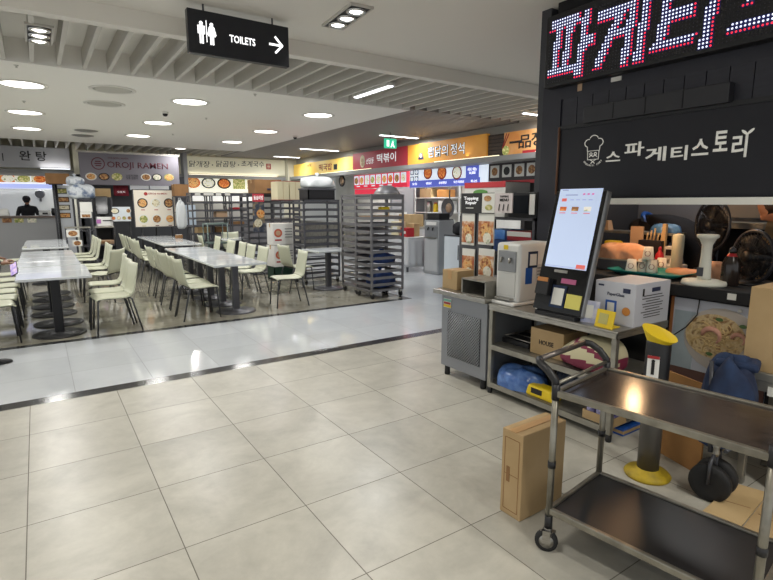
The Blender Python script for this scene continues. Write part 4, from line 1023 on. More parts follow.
[MB().box((sx * .25, sy * .36, .375), (.035, .035, .75)).build('leg', W['leg'], t) for sx in (-1, 1) for sy in (-1, 1)]; mb.grid(clo, 70, 8); mb.build('cloth', mat('white_drape', 'c8cacd', .85), t, solid=.004)
MB().box((0, 0, .78), (.6, .86, .008)).build('cloth_top', W['paper'], t)
for i, (yy, xx, d, m, lb, nm) in enumerate(((9.95, 7.02, (.2, .3, .34), 'cream_box', 'cream food packet standing on the cloth-covered table', 'food_packet'), (9.62, 7.04, (.2, .26, .2), 'red', 'red and white box on the cloth-covered table', 'carton'), (9.72, 7.28, (.16, .3, .3), 'card3', 'tan box at the back of the cloth-covered table', 'carton'))):
    t = carton(nm, lb, (xx, yy, .786), d, W[m], tape=False, cat='box' if nm == 'carton' else 'packet'); MB().box((-d[0] / 2 - .002, 0, d[2] * .5), (.004, d[1] * .6, d[2] * .3)).build('printed_label', W['white'], t)
# kitchen behind the blue menu
t = shelf_unit('white kitchen shelf unit behind the tall water dispenser', (9.15, 10.95, 0), .4, 1.9, 2.1, 6, W['white'])
def jar(x, y, z, r, h, m, lb, cap='black', nm='jar'):
    t = thing(nm, lb, nm.replace('_', ' '), (x, y, z)); MB().lathe([(r * .9, 0), (r, .01), (r, h * .75), (r * .7, h * .85), (r * .7, h * .9)], n=14).build('body', W[m], t); MB().lathe([(r * .75, h * .88), (r * .75, h)], n=14).build('cap', W[cap], t)
zz = [.1 + (2.1 - .115) * i / 5 + .0125 for i in range(6)]
jar(9.1, 11.4, zz[3], .09, .3, 'steel', 'steel canister on the white kitchen shelf', 'rack_dark', 'canister'); jar(9.1, 11.12, zz[3], .07, .26, 'yellow', 'yellow bottle on the white kitchen shelf', 'red', 'bottle')
carton('carton', 'white printed carton on the white kitchen shelf', (9.08, 10.6, zz[3]), (.3, .42, .3), W['white_box'], tape=False)
carton('carton', 'tan carton on the upper white kitchen shelf', (9.1, 11.4, zz[4]), (.3, .5, .24), W['card3'], tape=False); carton('carton', 'orange carton on the upper white kitchen shelf', (9.1, 10.7, zz[4]), (.3, .4, .2), mat('orange_print', 'c98d4c', .6), tape=False)
p = at(450, 208, X=9.0 - .35)
t = thing('frying_pan', 'round dark pan with a tan centre hanging above the far kitchen', 'pan', (8.62, p.y, p.z)); Rx = Euler((0, -PI / 2, 0)).to_matrix()
MB().lathe([(0, 0), (.2, .0), (.25, .05), (.24, .05), (.19, .012), (0, .01)], n=28, rot=Rx).build('pan_body', W['rack_dark'], t); MB().lathe([(.12, .013), (0, .014)], n=20, rot=Rx).build('pan_centre', W['kraft'], t); MB().box((.01, 0, .33), (.02, .03, .22)).build('handle', W['black'], t)
MB().tube([(.01, 0, .42), (.01, 0, 3.3 - p.z)], .008).build('hook_rod', W['steel'], t)
t = thing('fridge', 'white low fridge right of the tall water dispenser', 'fridge', (7.36, 8.1, 0)); MB().box((0, 0, .44), (.5, .55, .86)).build('fridge_body', mat('fridge_white', 'c9d3dc', .4), t, bevel=.015); MB().box((-.26, 0, .46), (.02, .53, .78)).build('door', mat('fridge_door', 'd3dbe2', .35), t, bevel=.008); MB().tube([(-.29, -.2, .4), (-.29, -.2, .7)], .01).build('handle', W['leg'], t); MB().box((0, 0, .88), (.52, .57, .02)).build('top', W['leg'], t)
bag('plastic_bag', 'black stuffed bag on the white fridge', (7.36, 8.1, .89), (.4, .4, .26), W['cloth_black'], 41)
t = thing('storage_box', 'black storage box lying on top of the tall silver dispenser', 'box', (7.36, 8.9, 1.2)); MB().box((0, 0, .06), (.3, .42, .12)).build('box_body', W['black'], t, bevel=.008); MB().box((0, 0, .124), (.31, .43, .012)).build('box_lid', W['rack_dark'], t)
bag('plastic_bag', 'red and white stuffed bag behind the tall silver dispenser', (7.5, 9.33, .0), (.3, .26, 1.12), mat('red_white_bag', 'c9c6c2', .5, hex2='b23a40', scale=5, bump=.4), 44)
# dish shelf under the red menu
carton('carton', 'white carton on the white fronted counter below the red menu', (XS, 11.2, .97), (.4, .5, .35), W['white_box']); carton('cardboard_box', 'brown carton on the white fronted counter below the red menu', (XS, 10.5, .97), (.4, .5, .3), W['card'])
t = thing('wall_clock', 'round dark wall clock left of the red menu board', 'clock', (XS - .02, at(343, 181, X=XS).y, at(343, 181, X=XS).z)); Rm = Euler((0, -PI / 2, 0)).to_matrix()
MB().lathe([(.17, 0), (.17, .03), (.14, .035), (.135, .02)], n=24, rot=Rm).build('clock_rim', W['black'], t); MB().lathe([(.138, .02), (0, .021)], n=24, rot=Rm).build('clock_face', W['kraft'], t); MB().box((-.025, 0, .04), (.004, .012, .08)).build('clock_hand', W['black'], t); MB().box((-.025, .03, 0), (.004, .06, .012)).build('clock_hand', W['black'], t)
MB().tube([(.02, 0, .15), (.02, 0, 2.37 - at(343, 181, X=XS).z)], .01).build('hanger', W['black'], t)

# ------------------------------------------------------------ black spaghetti stall: facade and kitchen shell
XF = 3.6
struct(MB().span((XF, -1.2, 1.58), (XF + .16, 3.0, 2.5)).build('wall_facade', W['facade']))
struct(MB().span((XF + .12, -1.2, 2.5), (XF + .2, 3.0, ZN)).build('wall_facade.001', W['black_matt']))
struct(MB().span((XF - .012, 2.82, 0), (XF + .22, 3.0, 2.5)).build('wall_pillar', W['facade']))
struct(MB().span((XF - .012, -1.2, 2.37), (XF, 2.82, 2.5)).build('trim_9', W['facade']))
struct(MB().span((XF - .03, -1.2, 1.54), (XF + .16, 2.80, 1.585)).build('trim_10', mat('white_edge_strip', 'ecece4', .45)))
mb = MB(); y = 2.80; rnd = random.Random(3)
while y > -1.1:
    w = .135; mb.box((XF - .004 - rnd.random() * .003, y - w / 2, 2.26), (.012, w - .006, .24)); y -= w
struct(mb.build('wall_facade.002', mat('black_plank', '292933', .5, hex2='21212b', scale=9, stretch=(1, 1, 5))))
struct(MB().span((XF + .16, 3.1, 0), (5.4, 3.2, ZN)).build('wall_kitchen', mat('kitchen_dark_wall', '3c3d42', .6)))
struct(MB().span((5.3, -1.2, 0), (5.4, 3.1, ZN)).build('wall_kitchen.001', mat('kitchen_grey_wall', '7b7d84', .6)))
struct(MB().span((XF + .16, -1.2, 2.45), (5.3, 3.1, 2.5)).build('ceiling.003', mat('kitchen_ceiling', '55565a', .7)))

# LED sign
t = thing('led_sign', 'long black LED dot sign with white and red scrolling Korean letters', 'sign')
zL0, zL1, xL = 2.46, 3.0, XF - .10; YL = 2.93
MB().span((xL, -1.0, zL0), (XF + .12, YL, zL1)).build('sign_box', mat('led_case', '121216', .5), t, bevel=.01)
pit = .0225
def segd(p, a, b):
    ax, ay = a; bx_, by_ = b; dx, dy = bx_ - ax, by_ - ay; l = dx * dx + dy * dy
    k = max(0, min(1, ((p[0] - ax) * dx + (p[1] - ay) * dy) / l)) if l else 0
    return max(abs(p[0] - ax - k * dx), abs(p[1] - ay - k * dy))
GL = {'파': [((.0, .93), (.55, .93)), ((.15, .93), (.15, .1)), ((.42, .93), (.42, .1)), ((0, .08), (.6, .08)), ((.78, 1), (.78, -.02)), ((.78, .5), (.98, .5))],
      '게': [((.0, .82), (.42, .82)), ((.42, .82), (.06, .06)), ((.36, .48), (.62, .48)), ((.64, .98), (.64, .02)), ((.9, 1.0), (.9, -.02))],
      '티': [((.0, .93), (.55, .93)), ((.08, .93), (.08, .08)), ((.08, .5), (.5, .5)), ((.0, .08), (.58, .08)), ((.86, 1), (.86, -.04))],
      '스': [((.5, .95), (.5, .75)), ((.5, .75), (.1, .45)), ((.5, .75), (.95, .45)), ((-.02, .1), (1.05, .1))],
      '토': [((.1, .95), (.9, .95)), ((.15, .95), (.15, .45)), ((.15, .7), (.8, .7)), ((.1, .45), (.9, .45)), ((.5, .45), (.5, .1)), ((-.02, .1), (1.02, .1))]}
def lit(col, rw):
    yy = col * pit; v = (rw * pit - .05) / .42
    for ch, y0, w in (('파', .05, .37), ('게', .475, .37), ('티', .92, .37), ('스', 1.40, .46), ('토', 1.95, .46)):
        u = (yy - y0 - .05 * (v - .2)) / w
        if -.12 < u < 1.15:
            for a, b in GL[ch]:
                if segd((u * w, v * .43), (a[0] * w, a[1] * .43), (b[0] * w, b[1] * .43)) < .038: return True
    return False
dots = {'white': MB(), 'red': MB(), 'off': MB()}
ledm = {'white': mat('led_white', 'dfe6ff', .4, emit=1.3), 'red': mat('led_red', 'f0283c', .4, emit=1.5), 'off': mat('led_off', '2d2d3a', .4)}
ledb = mat('led_lit_board', '1d1e63', .6)
NR, NC = int((zL1 - zL0 - .03) / pit), 136
for cc in range(2, NC):
    for rw in range(1, NR):
        yy, zz = YL - cc * pit, zL0 + .012 + rw * pit
        L0 = lit(cc, rw); k = 'white' if L0 else 'off'
        if L0 and (not lit(cc + 1, rw) or not lit(cc, rw - 1)): k = 'red'
        r = .0064 if k != 'off' else .004
        mb = dots[k]
        vs = [mb.bm.verts.new((xL - .004, yy + r * math.cos(j * PI / 3), zz + r * math.sin(j * PI / 3))) for j in range(6)]
        c0 = mb.bm.verts.new((xL - .008, yy, zz))
        for j in range(6): mb.bm.faces.new((vs[j], vs[(j + 1) % 6], c0))
for k, nm in (('white', 'white_dots'), ('red', 'red_dots'), ('off', 'unlit_dots')): tag(dots[k].build(nm, ledm[k], t), kind='stuff')
mb = MB()
for cc in range(2, NC):
    for rw in range(1, NR):
        if lit(cc, rw): mb.box((xL - .001, YL - cc * pit, zL0 + .012 + rw * pit), (.002, pit, pit))
mb.build('lit_backing', ledb, t)

# flat black box mounted on the planks, small plates
t = thing('wall_box', 'shallow black box mounted on the black planks under the LED sign', 'box')
MB().span((XF - .075, 1.55, 2.15), (XF - .012, 2.56, 2.27)).build('box_body', mat('black_satin', '26262b', .5), t, bevel=.004)
for k in (1.82, 2.07, 2.31): MB().span((XF - .078, k, 2.155), (XF - .074, k + .006, 2.265)).build('seam', W['black_matt'], t)
p = at(617, 74, X=XF - .012); tag(MB().box((XF - .016, p.y, p.z - .035), (.008, .08, .03)).build('metal_plate', W['trim']), 'small pale metal plate right under the LED sign', 'plate')
p = at(580, 87, X=XF - .012); tag(plate((XF - .012, p.y, p.z), NX, .04, .06, 0, .003, W['kraft']).build('worn_sticker', None), 'torn brown sticker on the black beam under the LED sign', 'sticker')
# banner with the chef mark and the shop name
t = thing('shop_banner', 'black banner with white Korean shop name and a chef mark', 'sign')
xB = XF - .03
MB().span((xB, -.9, 1.6), (XF - .012, 2.79, 2.14)).build('banner_cloth', W['banner_black'], t)
mb = MB(); mb.span((xB - .01, -.9, 2.13), (XF - .012, 2.80, 2.16)); mb.build('top_rail', W['black'], t)
MB().tube([(xB - .01, 2.80, 1.62), (xB - .01, 2.80, 2.15)], .009).build('brown_cord', mat('brown_cord', '6b4a35', .6), t)
wlet = mat('cream_letter', 'dcdad2', .5, emit=.22)
for ch, x0, x1, y0, y1 in (('스', 606, 621, 151, 162), ('파', 624.5, 645, 141, 157), ('게', 645, 667, 146, 162), ('티', 670.5, 688.5, 145, 161), ('스', 691.5, 710, 138, 156), ('토', 713, 729.5, 130, 152), ('리', 731, 749, 133, 158)):
    a, b = at(x0, y1, X=xB), at(x1, y0, X=xB)
    text('lettering', ch, wlet, t, (xB, (a.y + b.y) / 2, (a.z + b.z) / 2), NX, w=a.y - b.y, h=(b.z - a.z), bold=.02, up=(0, .0, 1))
p = at(749, 132, X=xB); mb = disc((xB, p.y + .02, p.z), Vector((0, -1, -.7)), .022, .004, .003, ry=.01); disc((xB, p.y - .012, p.z + .004), Vector((0, -1, .7)), .022, .004, .003, mb=mb, ry=.01); mb.build('leaf_mark', wlet, t)
p = at(593.5, 152, X=xB); cy_, cz_ = p.y, p.z
def strokes(name, lines, r=.0035):
    mb = MB()
    for L in lines: mb.tube([(xB - .003, cy_ - u * 1.35, cz_ + v * 1.1) for u, v in L], r, n=5)
    return mb.build(name, wlet, t)
arc = lambda cu, cv, r, a0, a1, n=10, ry=None: [(cu + r * math.cos(math.radians(a0 + (a1 - a0) * i / n)), cv + (ry or r) * math.sin(math.radians(a0 + (a1 - a0) * i / n))) for i in range(n + 1)]
strokes('chef_hat', [arc(-.032, .062, .026, 250, 80), arc(0, .085, .027, 160, 20), arc(.032, .062, .026, 100, -70), [(-.04, .038), (-.038, .008), (.038, .008), (.04, .038)]])
strokes('chef_face', [[(-.036, .006), (-.034, -.05), (.034, -.05), (.036, .006)], arc(-.014, -.012, .008, 0, 360, 8), arc(.014, -.012, .008, 0, 360, 8), arc(-.012, -.036, .012, 170, 20, 6), arc(.012, -.036, .012, 160, 10, 6), [(-.02, -.05), (0, -.064), (.02, -.05)], [(0, -.064), (-.012, -.078)], [(0, -.064), (.012, -.078)]])
for i, ch in enumerate('Spaghetti Story'):
    if ch == ' ': continue
    a = math.radians(-150 + i * 120 / 14)
    text('small_lettering', ch, wlet, t, (xB, cy_ - .085 * math.cos(a), cz_ - .035 + .065 * math.sin(a)), Vector((0, -math.cos(a + PI / 2), math.sin(a + PI / 2))), h=.013, up=Vector((0, math.cos(a), -math.sin(a))), depth=.002)

# black counter behind, its front and poster
t = thing('kitchen_counter', 'long black kitchen counter under the black banner', 'counter')
MB().span((XF, -1.0, .92), (4.35, 2.78, 1.0)).build('counter_top', W['black_matt'], t, bevel=.006)
MB().span((XF + .06, -1.0, 0), (XF + .1, 2.78, .92)).build('front_panel', mat('counter_front_black', '1d1d20', .6), t)
p = at(733, 287, X=XF); plate((XF, p.y, .965), NX, .05, .04, 0, .004, W['paper']).build('price_label', None, t)
t = thing('pasta_poster', 'pale poster board with a big photo of a pasta plate under the fans', 'poster')
yP0, yP1 = 1.83, 1.22
MB().span((XF + .04, yP1, .30), (XF + .055, yP0, .905)).build('board', mat('poster_pale', 'b9bdc8', .5), t)
MB().span((XF + .036, yP0 - .02, .28), (XF + .056, yP0 + .0, .91)).build('orange_edge', mat('orange_edge', 'a0683c', .6), t)
MB().span((XF + .036, yP1, .28), (XF + .05, yP0 - .02, .42)).build('brown_band', mat('brown_band', '5d4038', .6), t)
MB().span((XF + .037, yP0 - .17, .42), (XF + .041, yP0 - .03, .82)).build('glass_picture', mat('glass_print', '8c9aa3', .5, hex2='a6b2b8', scale=4), t)
pc = Vector((XF + .039, 1.49, .66))
pasta = mat('pasta_print', 'b79a68', .6, hex2='8d6b44', hex3='cdb68a', scale=26)
disc(pc, NX, .235, .0, .004, mat('plate_print', 'b3aba3', .5), ry=.215).build('plate_picture', None, t)
disc(pc + Vector((0, .04, .02)), NX, .185, .005, .003, pasta, ry=.15).build('pasta_picture', None, t)
mb = MB()
for k in range(22):
    a = k * .7; r = .03 + .1 * ((k * 37) % 10) / 10
    cc0 = pc + Vector((-.009, .04 + r * math.cos(a), .02 + .8 * r * math.sin(a)))
    mb.tube([cc0 + Vector((0, .045 * math.cos(a + q * .9), .035 * math.sin(a + q * .9))) for q in range(6)], .005, n=5)
mb.build('noodle_strands', mat('noodle_print', 'c7ab78', .6), t)
shr = mat('shrimp_print', 'cf9a86', .6)
for (du, dv, s) in ((.06, .02, 1), (-.1, .03, .7)):
    MB().tube([pc + Vector((-.012, du + .055 * s * math.cos(q), dv + .05 * s * math.sin(q))) for q in [i * .5 for i in range(9)]], .016 * s, n=6, rs=[.01 * s, .016 * s, .019 * s, .02 * s, .019 * s, .017 * s, .013 * s, .01 * s, .006 * s]).build('shrimp_picture', shr, t)
for (du, dv) in ((.02, .14), (-.12, .12), (-.15, -.07), (.06, -.1), (-.02, -.09)):
    disc(pc + Vector((-.01, du, dv)), NX, .022, .0, .003, mat('leaf_print', '4f6b3a', .6), ry=.012).build('herb_picture', None, t)
p = at(741, 307, X=XF + .04); disc((XF + .04, p.y, .875), NX, .012, .002, .006, W['steel']).build('fixing_screw', None, t)
cab = [at(699, 300, X=XF + .02), at(697, 315, X=XF + .01), at(686, 327, X=XF), at(672, 336, X=XF)]
tag(MB().tube([Vector((XF + .03, cab[0].y, .915))] + cab[1:] + [Vector((XF + .0, cab[3].y + .1, .6))], .004, n=6).build('cable', W['black']), 'thin black cable hanging in front of the pasta poster', 'cable')

# warm lamp over the pass and kitchen lamp
t = thing('heat_lamp', 'warm heat lamp hanging in the black stall behind the banner', 'lamp', (3.95, 2.22, 1.66))
MB().lathe([(.09, 0), (.085, .04), (.04, .1), (.03, .13)], n=20).build('lamp_shade', W['steel'], t); MB().lathe([(.05, .0), (.05, -.012), (0, -.03)], n=16).build('bulb', mat('warm_bulb', 'ffb066', .4, emit=16), t)
MB().tube([(0, 0, .12), (0, 0, .8)], .006).build('cord', W['black'], t); lamp('lamp', 'POINT', (0, 0, -.08), 7, t, (1, .62, .32), .05)
t = thing('heat_lamp', 'second warm heat lamp hanging over the fans in the black stall', 'lamp', (4.3, .95, 1.75)); MB().lathe([(.09, 0), (.085, .04), (.04, .1), (.03, .13)], n=20).build('lamp_shade', W['steel'], t); MB().lathe([(.05, 0), (.05, -.012), (0, -.03)], n=16).build('bulb', mat('warm_bulb', 'ffb066', .4, emit=8), t); MB().tube([(0, 0, .12), (0, 0, .72)], .006).build('cord', W['black'], t); lamp('lamp', 'POINT', (0, 0, -.08), 1.2, t, (1, .82, .65), .05)
t = thing('linear_light', 'kitchen linear light under the black stall ceiling', 'ceiling light', (4.9, 2.2, 2.43)); MB().box((0, 0, .0), (.1, .9, .04)).build('channel', W['trim'], t); MB().box((0, 0, -.025), (.06, .86, .01)).build('tube', W['light_cool'], t); lamp('lamp', 'AREA', (0, 0, -.04), 5, t, (1, .97, .93), .06, size_y=.86)

# ------------------------------------------------------------ steel work table and what stands on it
X0, X1, YT0, YT1 = 2.96, 3.56, 1.80, 2.93
t = thing('steel_table', 'stainless work table with two shelves in front of the black stall', 'table')
mb = MB(); mb.span((X0, YT0, .735), (X1, YT1, .75)); mb.span((X0, YT0, .70), (X0 + .012, YT1, .735)); mb.span((X0, YT0, .70), (X1, YT0 + .012, .735)); mb.span((X0, YT1 - .012, .70), (X1, YT1, .735))
mb.build('tabletop', W['steel'], t, bevel=.003)
for xx in (X0 + .025, X1 - .025):
    for yy in (YT0 + .025, YT1 - .025):
        l = MB().box((xx, yy, .38), (.036, .036, .66)).build('leg', W['steel_matt'], t, bevel=.004); MB().lathe([(.017, 0), (.02, .008), (.02, .05)], (xx, yy, 0), n=12).build('foot', W['rubber'], l)
for z in (.405, .085):
    mb = MB(); mb.span((X0 + .01, YT0 + .02, z), (X1 - .01, YT1 - .02, z + .012)); mb.span((X0 + .008, YT0 + .02, z - .03), (X0 + .02, YT1 - .02, z + .012)); mb.build('shelf', W['steel_matt'], t)
# refrigerated counter
t = thing('under_counter_freezer', 'grey metal freezer with a diamond mesh grille, left of the steel table', 'freezer')
gm2 = mat('grey_metal_panel', '8d9096', .4, .4)
MB().span((2.97, 2.95, .085), (3.52, 3.52, .745)).build('freezer_body', gm2, t, bevel=.005)
MB().span((2.93, 2.94, .745), (3.56, 3.60, .785)).build('freezer_top', W['steel'], t, bevel=.004)
MB().span((2.964, 3.02, .19), (2.972, 3.43, .60)).build('grille_recess', mat('grille_dark', '3a3d42', .6), t)
mb = MB(); n = 15; w, h = .41, .41
def clipseg(a, b):
    out = []
    for p in (a, b): out.append((min(max(p[0], 0), w), min(max(p[1], 0), h)))
    return out
for k in range(1, 2 * n):
    d = k * w / n
    for s in (0, 1):
        pts = [(max(0, d - h), min(d, h)), (min(d, w), max(0, d - w))]
        pts = [((w - u) if s else u, v) for u, v in pts]
        if abs(pts[0][0] - pts[1][0]) < .01: continue
        mb.tube([(2.961, 3.02 + u, .19 + v) for u, v in pts], .0034, n=4)
mb.build('mesh_grille', mat('grille_metal', '9b9ea3', .35, .6), t)
for yy in (3.0, 3.46):
    for xx in (3.0, 3.46): MB().lathe([(.022, 0), (.026, .01), (.024, .09)], (xx, yy, 0), n=12).build('foot', W['rubber'], t)
q = plate((2.968, 3.44, .67), NX, .10, .08, 0, .003, W['white']); plate((2.968, 3.44, .695), NX, .1, .022, .003, .001, mat('sticker_teal', '7db3a3', .6), q); plate((2.968, 3.44, .67), NX, .09, .02, .003, .001, W['redink'], q); plate((2.968, 3.44, .645), NX, .1, .024, .003, .001, W['yellow'], q); q.build('warning_sticker', None, t)
carton('cardboard_box', 'small brown carton on the left end of the freezer', (3.13, 3.49, .785), (.2, .2, .17), W['card'])
t = thing('steel_box', 'open fronted steel box on the freezer in front of the food flyers', 'frame', (3.1, 3.12, .785))
mb = MB(); mb.box((0, 0, .004), (.26, .29, .008)); mb.box((0, 0, .13), (.26, .29, .012))
for s in (-1, 1): mb.box((0, s * .14, .065), (.26, .014, .13))
mb.build('frame_box', W['steel_matt'], t); MB().box((.12, 0, .065), (.01, .26, .11)).build('back_panel', W['black'], t)
# flyer display
t = thing('flyer_display', 'food flyer stand with four photo flyers and black and white topping panels', 'display stand')
xD = 3.36
MB().span((xD + .01, 3.32, .80), (xD + .03, 3.74, 1.64)).build('back_board', W['rack_dark'], t)
for s in (3.36, 3.70): MB().span((xD + .03, s - .015, .785), (xD + .06, s + .015, 1.62)).build('post', W['leg'], t)
fly = mat('flyer_photo', 'a5522e', .5, hex2='e3d3bd', hex3='c2855a', scale=13)
for x0, x1 in ((463, 474.5), (479.5, 494)):
    for y0, y1 in ((213.5, 245.5), (248, 279)):
        a, b = at(x0, y0, X=xD), at(x1, y1, X=xD)
        cz0 = (a.z + b.z) / 2; cy0 = (a.y + b.y) / 2; w, h = a.y - b.y, a.z - b.z
        q = plate((xD, cy0, cz0), NX, w, h, 0, .008, W['paper']); plate((xD, cy0, cz0 - h * .08), NX, w * .96, h * .68, .009, .002, fly, q); disc((xD, cy0, cz0 - h * .05), NX, w * .36, .0115, .003, FOOD[4], q); disc((xD, cy0 - w * .12, cz0 - h * .28), NX, w * .26, .015, .003, FOOD[5], q)
        q.build('flyer', None, t)
for x0, x1, m in ((462, 481.5, W['black']), (482.5, 494.5, W['paper']), (495.5, 512, mat('pinkish_paper', 'cfc6c6', .6))):
    a, b = at(x0, 193.5, X=xD - .02), at(x1, 213, X=xD - .02)
    plate((xD - .02, (a.y + b.y) / 2, (a.z + b.z) / 2), NX, a.y - b.y, a.z - b.z, -.01, .012, m).build('header_panel', None, t)
a, b = at(464.5, 197, X=xD - .02), at(478.5, 205, X=xD - .02); text('lettering', 'Topping\nRepair', W['text_white'], t, (xD - .02, (a.y + b.y) / 2, (a.z + b.z) / 2), NX, w=a.y - b.y, h=.078, off=.005, bold=.012)
p = at(470, 208, X=xD - .02); plate((xD - .02, p.y, p.z), NX, .1, .008, .004, .002, W['paper']).build('print_line', None, t)
for (px, py, f) in ((488, 198.5, 3), (489, 207.5, 2)):
    p = at(px, py, X=xD - .02); disc((xD - .02, p.y, p.z), NX, .045, .003, .003, FOOD[f], ry=.025).build('food_picture', None, t)
p = at(504.5, 196.5, X=xD - .02); text('small_lettering', 'TOPPING', W['ink'], t, (xD - .02, p.y, p.z), NX, w=.1, h=.018); p = at(504.5, 200, X=xD - .02); text('small_lettering', 'MENU', W['ink'], t, (xD - .02, p.y, p.z), NX, w=.1, h=.024, bold=.02)
for k in (-.05, 0, .05): MB().tube([(xD - .026, p.y + k, p.z - .035), (xD - .026, p.y + k + .01, p.z - .09)], .004).build('cutlery_drawing', W['ink'], t)
# shelf rack behind it
t = shelf_unit('dark shelf rack beside the black pillar loaded with boxes', (3.88, 3.55, 0), .5, .98, 1.42, 5, W['rack_dark'])
sh = [.1 + (1.42 - .115) * i / 4 + .0125 for i in range(5)]
def boxw(label, x, y0, y1, z, h, m, d=.34, nm='carton', strip=None, cat='box'):
    t = thing(nm, label, cat, (x, (y0 + y1) / 2, z)); MB().box((0, 0, h / 2), (d, abs(y1 - y0), h)).build('carton_body', m, t, bevel=.004)
    if strip: MB().box((-d / 2 - .002, 0, h * .72), (.004, abs(y1 - y0) * .98, h * .5)).build('printed_band', strip, t)
    return t
blk = boxw('black microwave on top of the dark shelf rack beside the pillar', 3.84, 3.08, 3.42, sh[4], .23, W['black'], nm='microwave', cat='microwave'); MB().box((-.175, .03, .12), (.006, .2, .16)).build('door_window', mat('dark_window', '22252a', .12), blk); MB().box((-.176, -.12, .12), (.006, .06, .18)).build('control_panel', W['white'], blk)
bw = boxw('white carton with red top and green arc on the dark shelf rack', 3.84, 3.46, 4.02, sh[4], .33, W['white_box'], strip=None); MB().box((-.173, 0, .305), (.004, .56, .05)).build('red_band', mat('bright_red_print', 'c2333a', .55), bw); disc((-.172, .05, .235), NX, .1, .0, .004, mat('green_print', '5c9448', .6), ry=.03).build('green_arc', None, bw); MB().box((0, 0, .332), (.345, .565, .006)).build('lid', mat('bright_red_print', 'c2333a', .55), bw)
boxw('wide blue carton on the shelf rack under the black microwave', 3.8, 3.12, 3.72, sh[3], .11, mat('blue_print', '2b55a0', .5, hex2='244a8c', scale=6), d=.3, strip=None)
boxw('light blue carton on top of the wide blue carton', 3.8, 3.45, 3.72, sh[3] + .111, .095, mat('bright_blue_print', '3a76c8', .5, hex2='6ea0dd', scale=9), d=.26)
boxw('red and white carton on top of the wide blue carton', 3.8, 3.13, 3.42, sh[3] + .111, .09, mat('red_print2', 'a8323c', .55), d=.26, strip=W['white_box'])
boxw('brown carton low on the dark shelf rack', 3.86, 3.2, 3.8, sh[1], .24, W['card2'])

# white water dispenser
t = thing('table_water_dispenser', 'white tabletop water dispenser on the left end of the steel table', 'dispenser', (3.27, 2.835, .75), -PI / 2)
MB().box((0, 0, .255), (.25, .42, .47)).build('dispenser_body', mat('dispenser_white', 'dcdcd9', .35), t, bevel=.028, segs=4)
MB().box((0, -.03, .014), (.255, .47, .028)).build('base', W['white'], t, bevel=.01)
MB().box((0, -.213, .345), (.185, .016, .165)).build('tap_panel', mat('tap_grey', '8e9093', .35, .2), t, bevel=.006)
MB().box((0, -.212, .16), (.18, .008, .18)).build('recess', mat('recess_white', 'c6c6c3', .5), t, bevel=.006)
for s in (-1, 1): MB().tube([(s * .045, -.222, .37), (s * .045, -.236, .365), (s * .045, -.24, .335)], .01).build('tap', W['steel'], t)
MB().box((0, -.235, .05), (.16, .05, .012)).build('drip_tray', W['steel'], t)
q = plate((-.02, -.21, .455), NY, .045, .035, .001, .002, W['yellow']); q.build('yellow_sticker', None, t)
NS = (0, 1, 0)     # right-hand side of the dispenser, seen from the aisle
def side(u, v, w, h, m, name, off=.0): plate((.125, u, v), NS, w, h, off, .003, m).build(name, None, t)
side(-.06, .36, .11, .13, W['navy'], 'blue_framed_card', .0); side(-.06, .36, .075, .09, W['white'], 'card_centre', .003); side(-.1, .235, .075, .13, W['blue'], 'blue_card'); side(.03, .25, .09, .14, mat('grey_label', 'c3c3c2', .6), 'grey_label')
for k in range(4): side(.03, .29 - k * .025, .07, .006, W['leg'], 'print_line', .003)

# order kiosk with lit screen
t = thing('order_kiosk', 'leaning black order kiosk with a pale lit screen on the steel table', 'kiosk', (3.0, 2.305, .75), -PI / 2)
TL = -.235
KR = Euler((TL, 0, 0)).to_matrix()
def kb(c, d, m, name, bevel=0, parent=None, segs=3):
    o = MB().box((0, 0, 0), d).build(name, m, parent or t, bevel=bevel, segs=segs)
    o.location = KR @ Vector(c) + Vector((0, 0, .026)); o.rotation_euler = (TL, 0, 0); return o
KW, KH = .42, .885
kb((0, .03, KH / 2), (KW, .06, KH), mat('kiosk_silver', '8e8f91', .3, .6), 'kiosk_case', .018)
kb((0, -.004, KH / 2), (KW - .014, .012, KH - .014), mat('kiosk_black', '0e0e10', .15), 'glass_front', .006)
scr = mat('lit_screen', 'bccbe8', .25, emit=.5)
kb((.005, -.011, .61), (.345, .004, .57), scr, 'screen')
def onscr(u, v, w, h, m, name): return kb((u, -.0145, v), (w, .002, h), m, name)
red_l = mat('screen_red', 'd2655c', .5, emit=.5); grey_l = mat('screen_grey', '9aa6bd', .5, emit=.4)
onscr(-.115, .815, .04, .022, red_l, 'menu_button')
for k in range(4): onscr(-.05 + k * .05, .815, .03, .005, grey_l, 'menu_tab')
for k in range(3): onscr(.04 + k * .035, .855, .018, .012, mat('screen_pink', 'c879a8', .5, emit=.5), 'screen_icon')
onscr(-.06, .85, .1, .008, grey_l, 'screen_title'); onscr(-.12, .885, .05, .006, grey_l, 'screen_title')
for k in range(3): onscr(-.11 + k * .1, .75, .055, .03, (FOODL[0], FOODL[3], FOODL[5])[k], 'dish_picture'); onscr(-.11 + k * .1, .72, .05, .005, red_l, 'dish_name')
onscr(.13, .345, .07, .03, red_l, 'pay_button'); onscr(0, .335, .34, .003, grey_l, 'screen_line')
kb((-.02, -.012, .3), (.11, .006, .02), W['steel'], 'receipt_slot'); kb((-.125, -.03, .175), (.11, .05, .12), W['black'], 'card_reader', .006); kb((-.125, -.057, .225), (.09, .006, .03), mat('reader_orange', 'b97a3e', .5), 'reader_light')
kb((.06, -.012, .235), (.12, .006, .035), mat('pink_label', 'b35a83', .5), 'pink_label'); kb((.0, -.014, .12), (.12, .006, .16), W['navy'], 'framed_card'); kb((0, -.018, .12), (.09, .004, .12), W['paper'], 'card_centre'); kb((.13, -.014, .1), (.12, .006, .1), mat('pale_yellow_card', 'd8cf6a', .6), 'yellow_card')
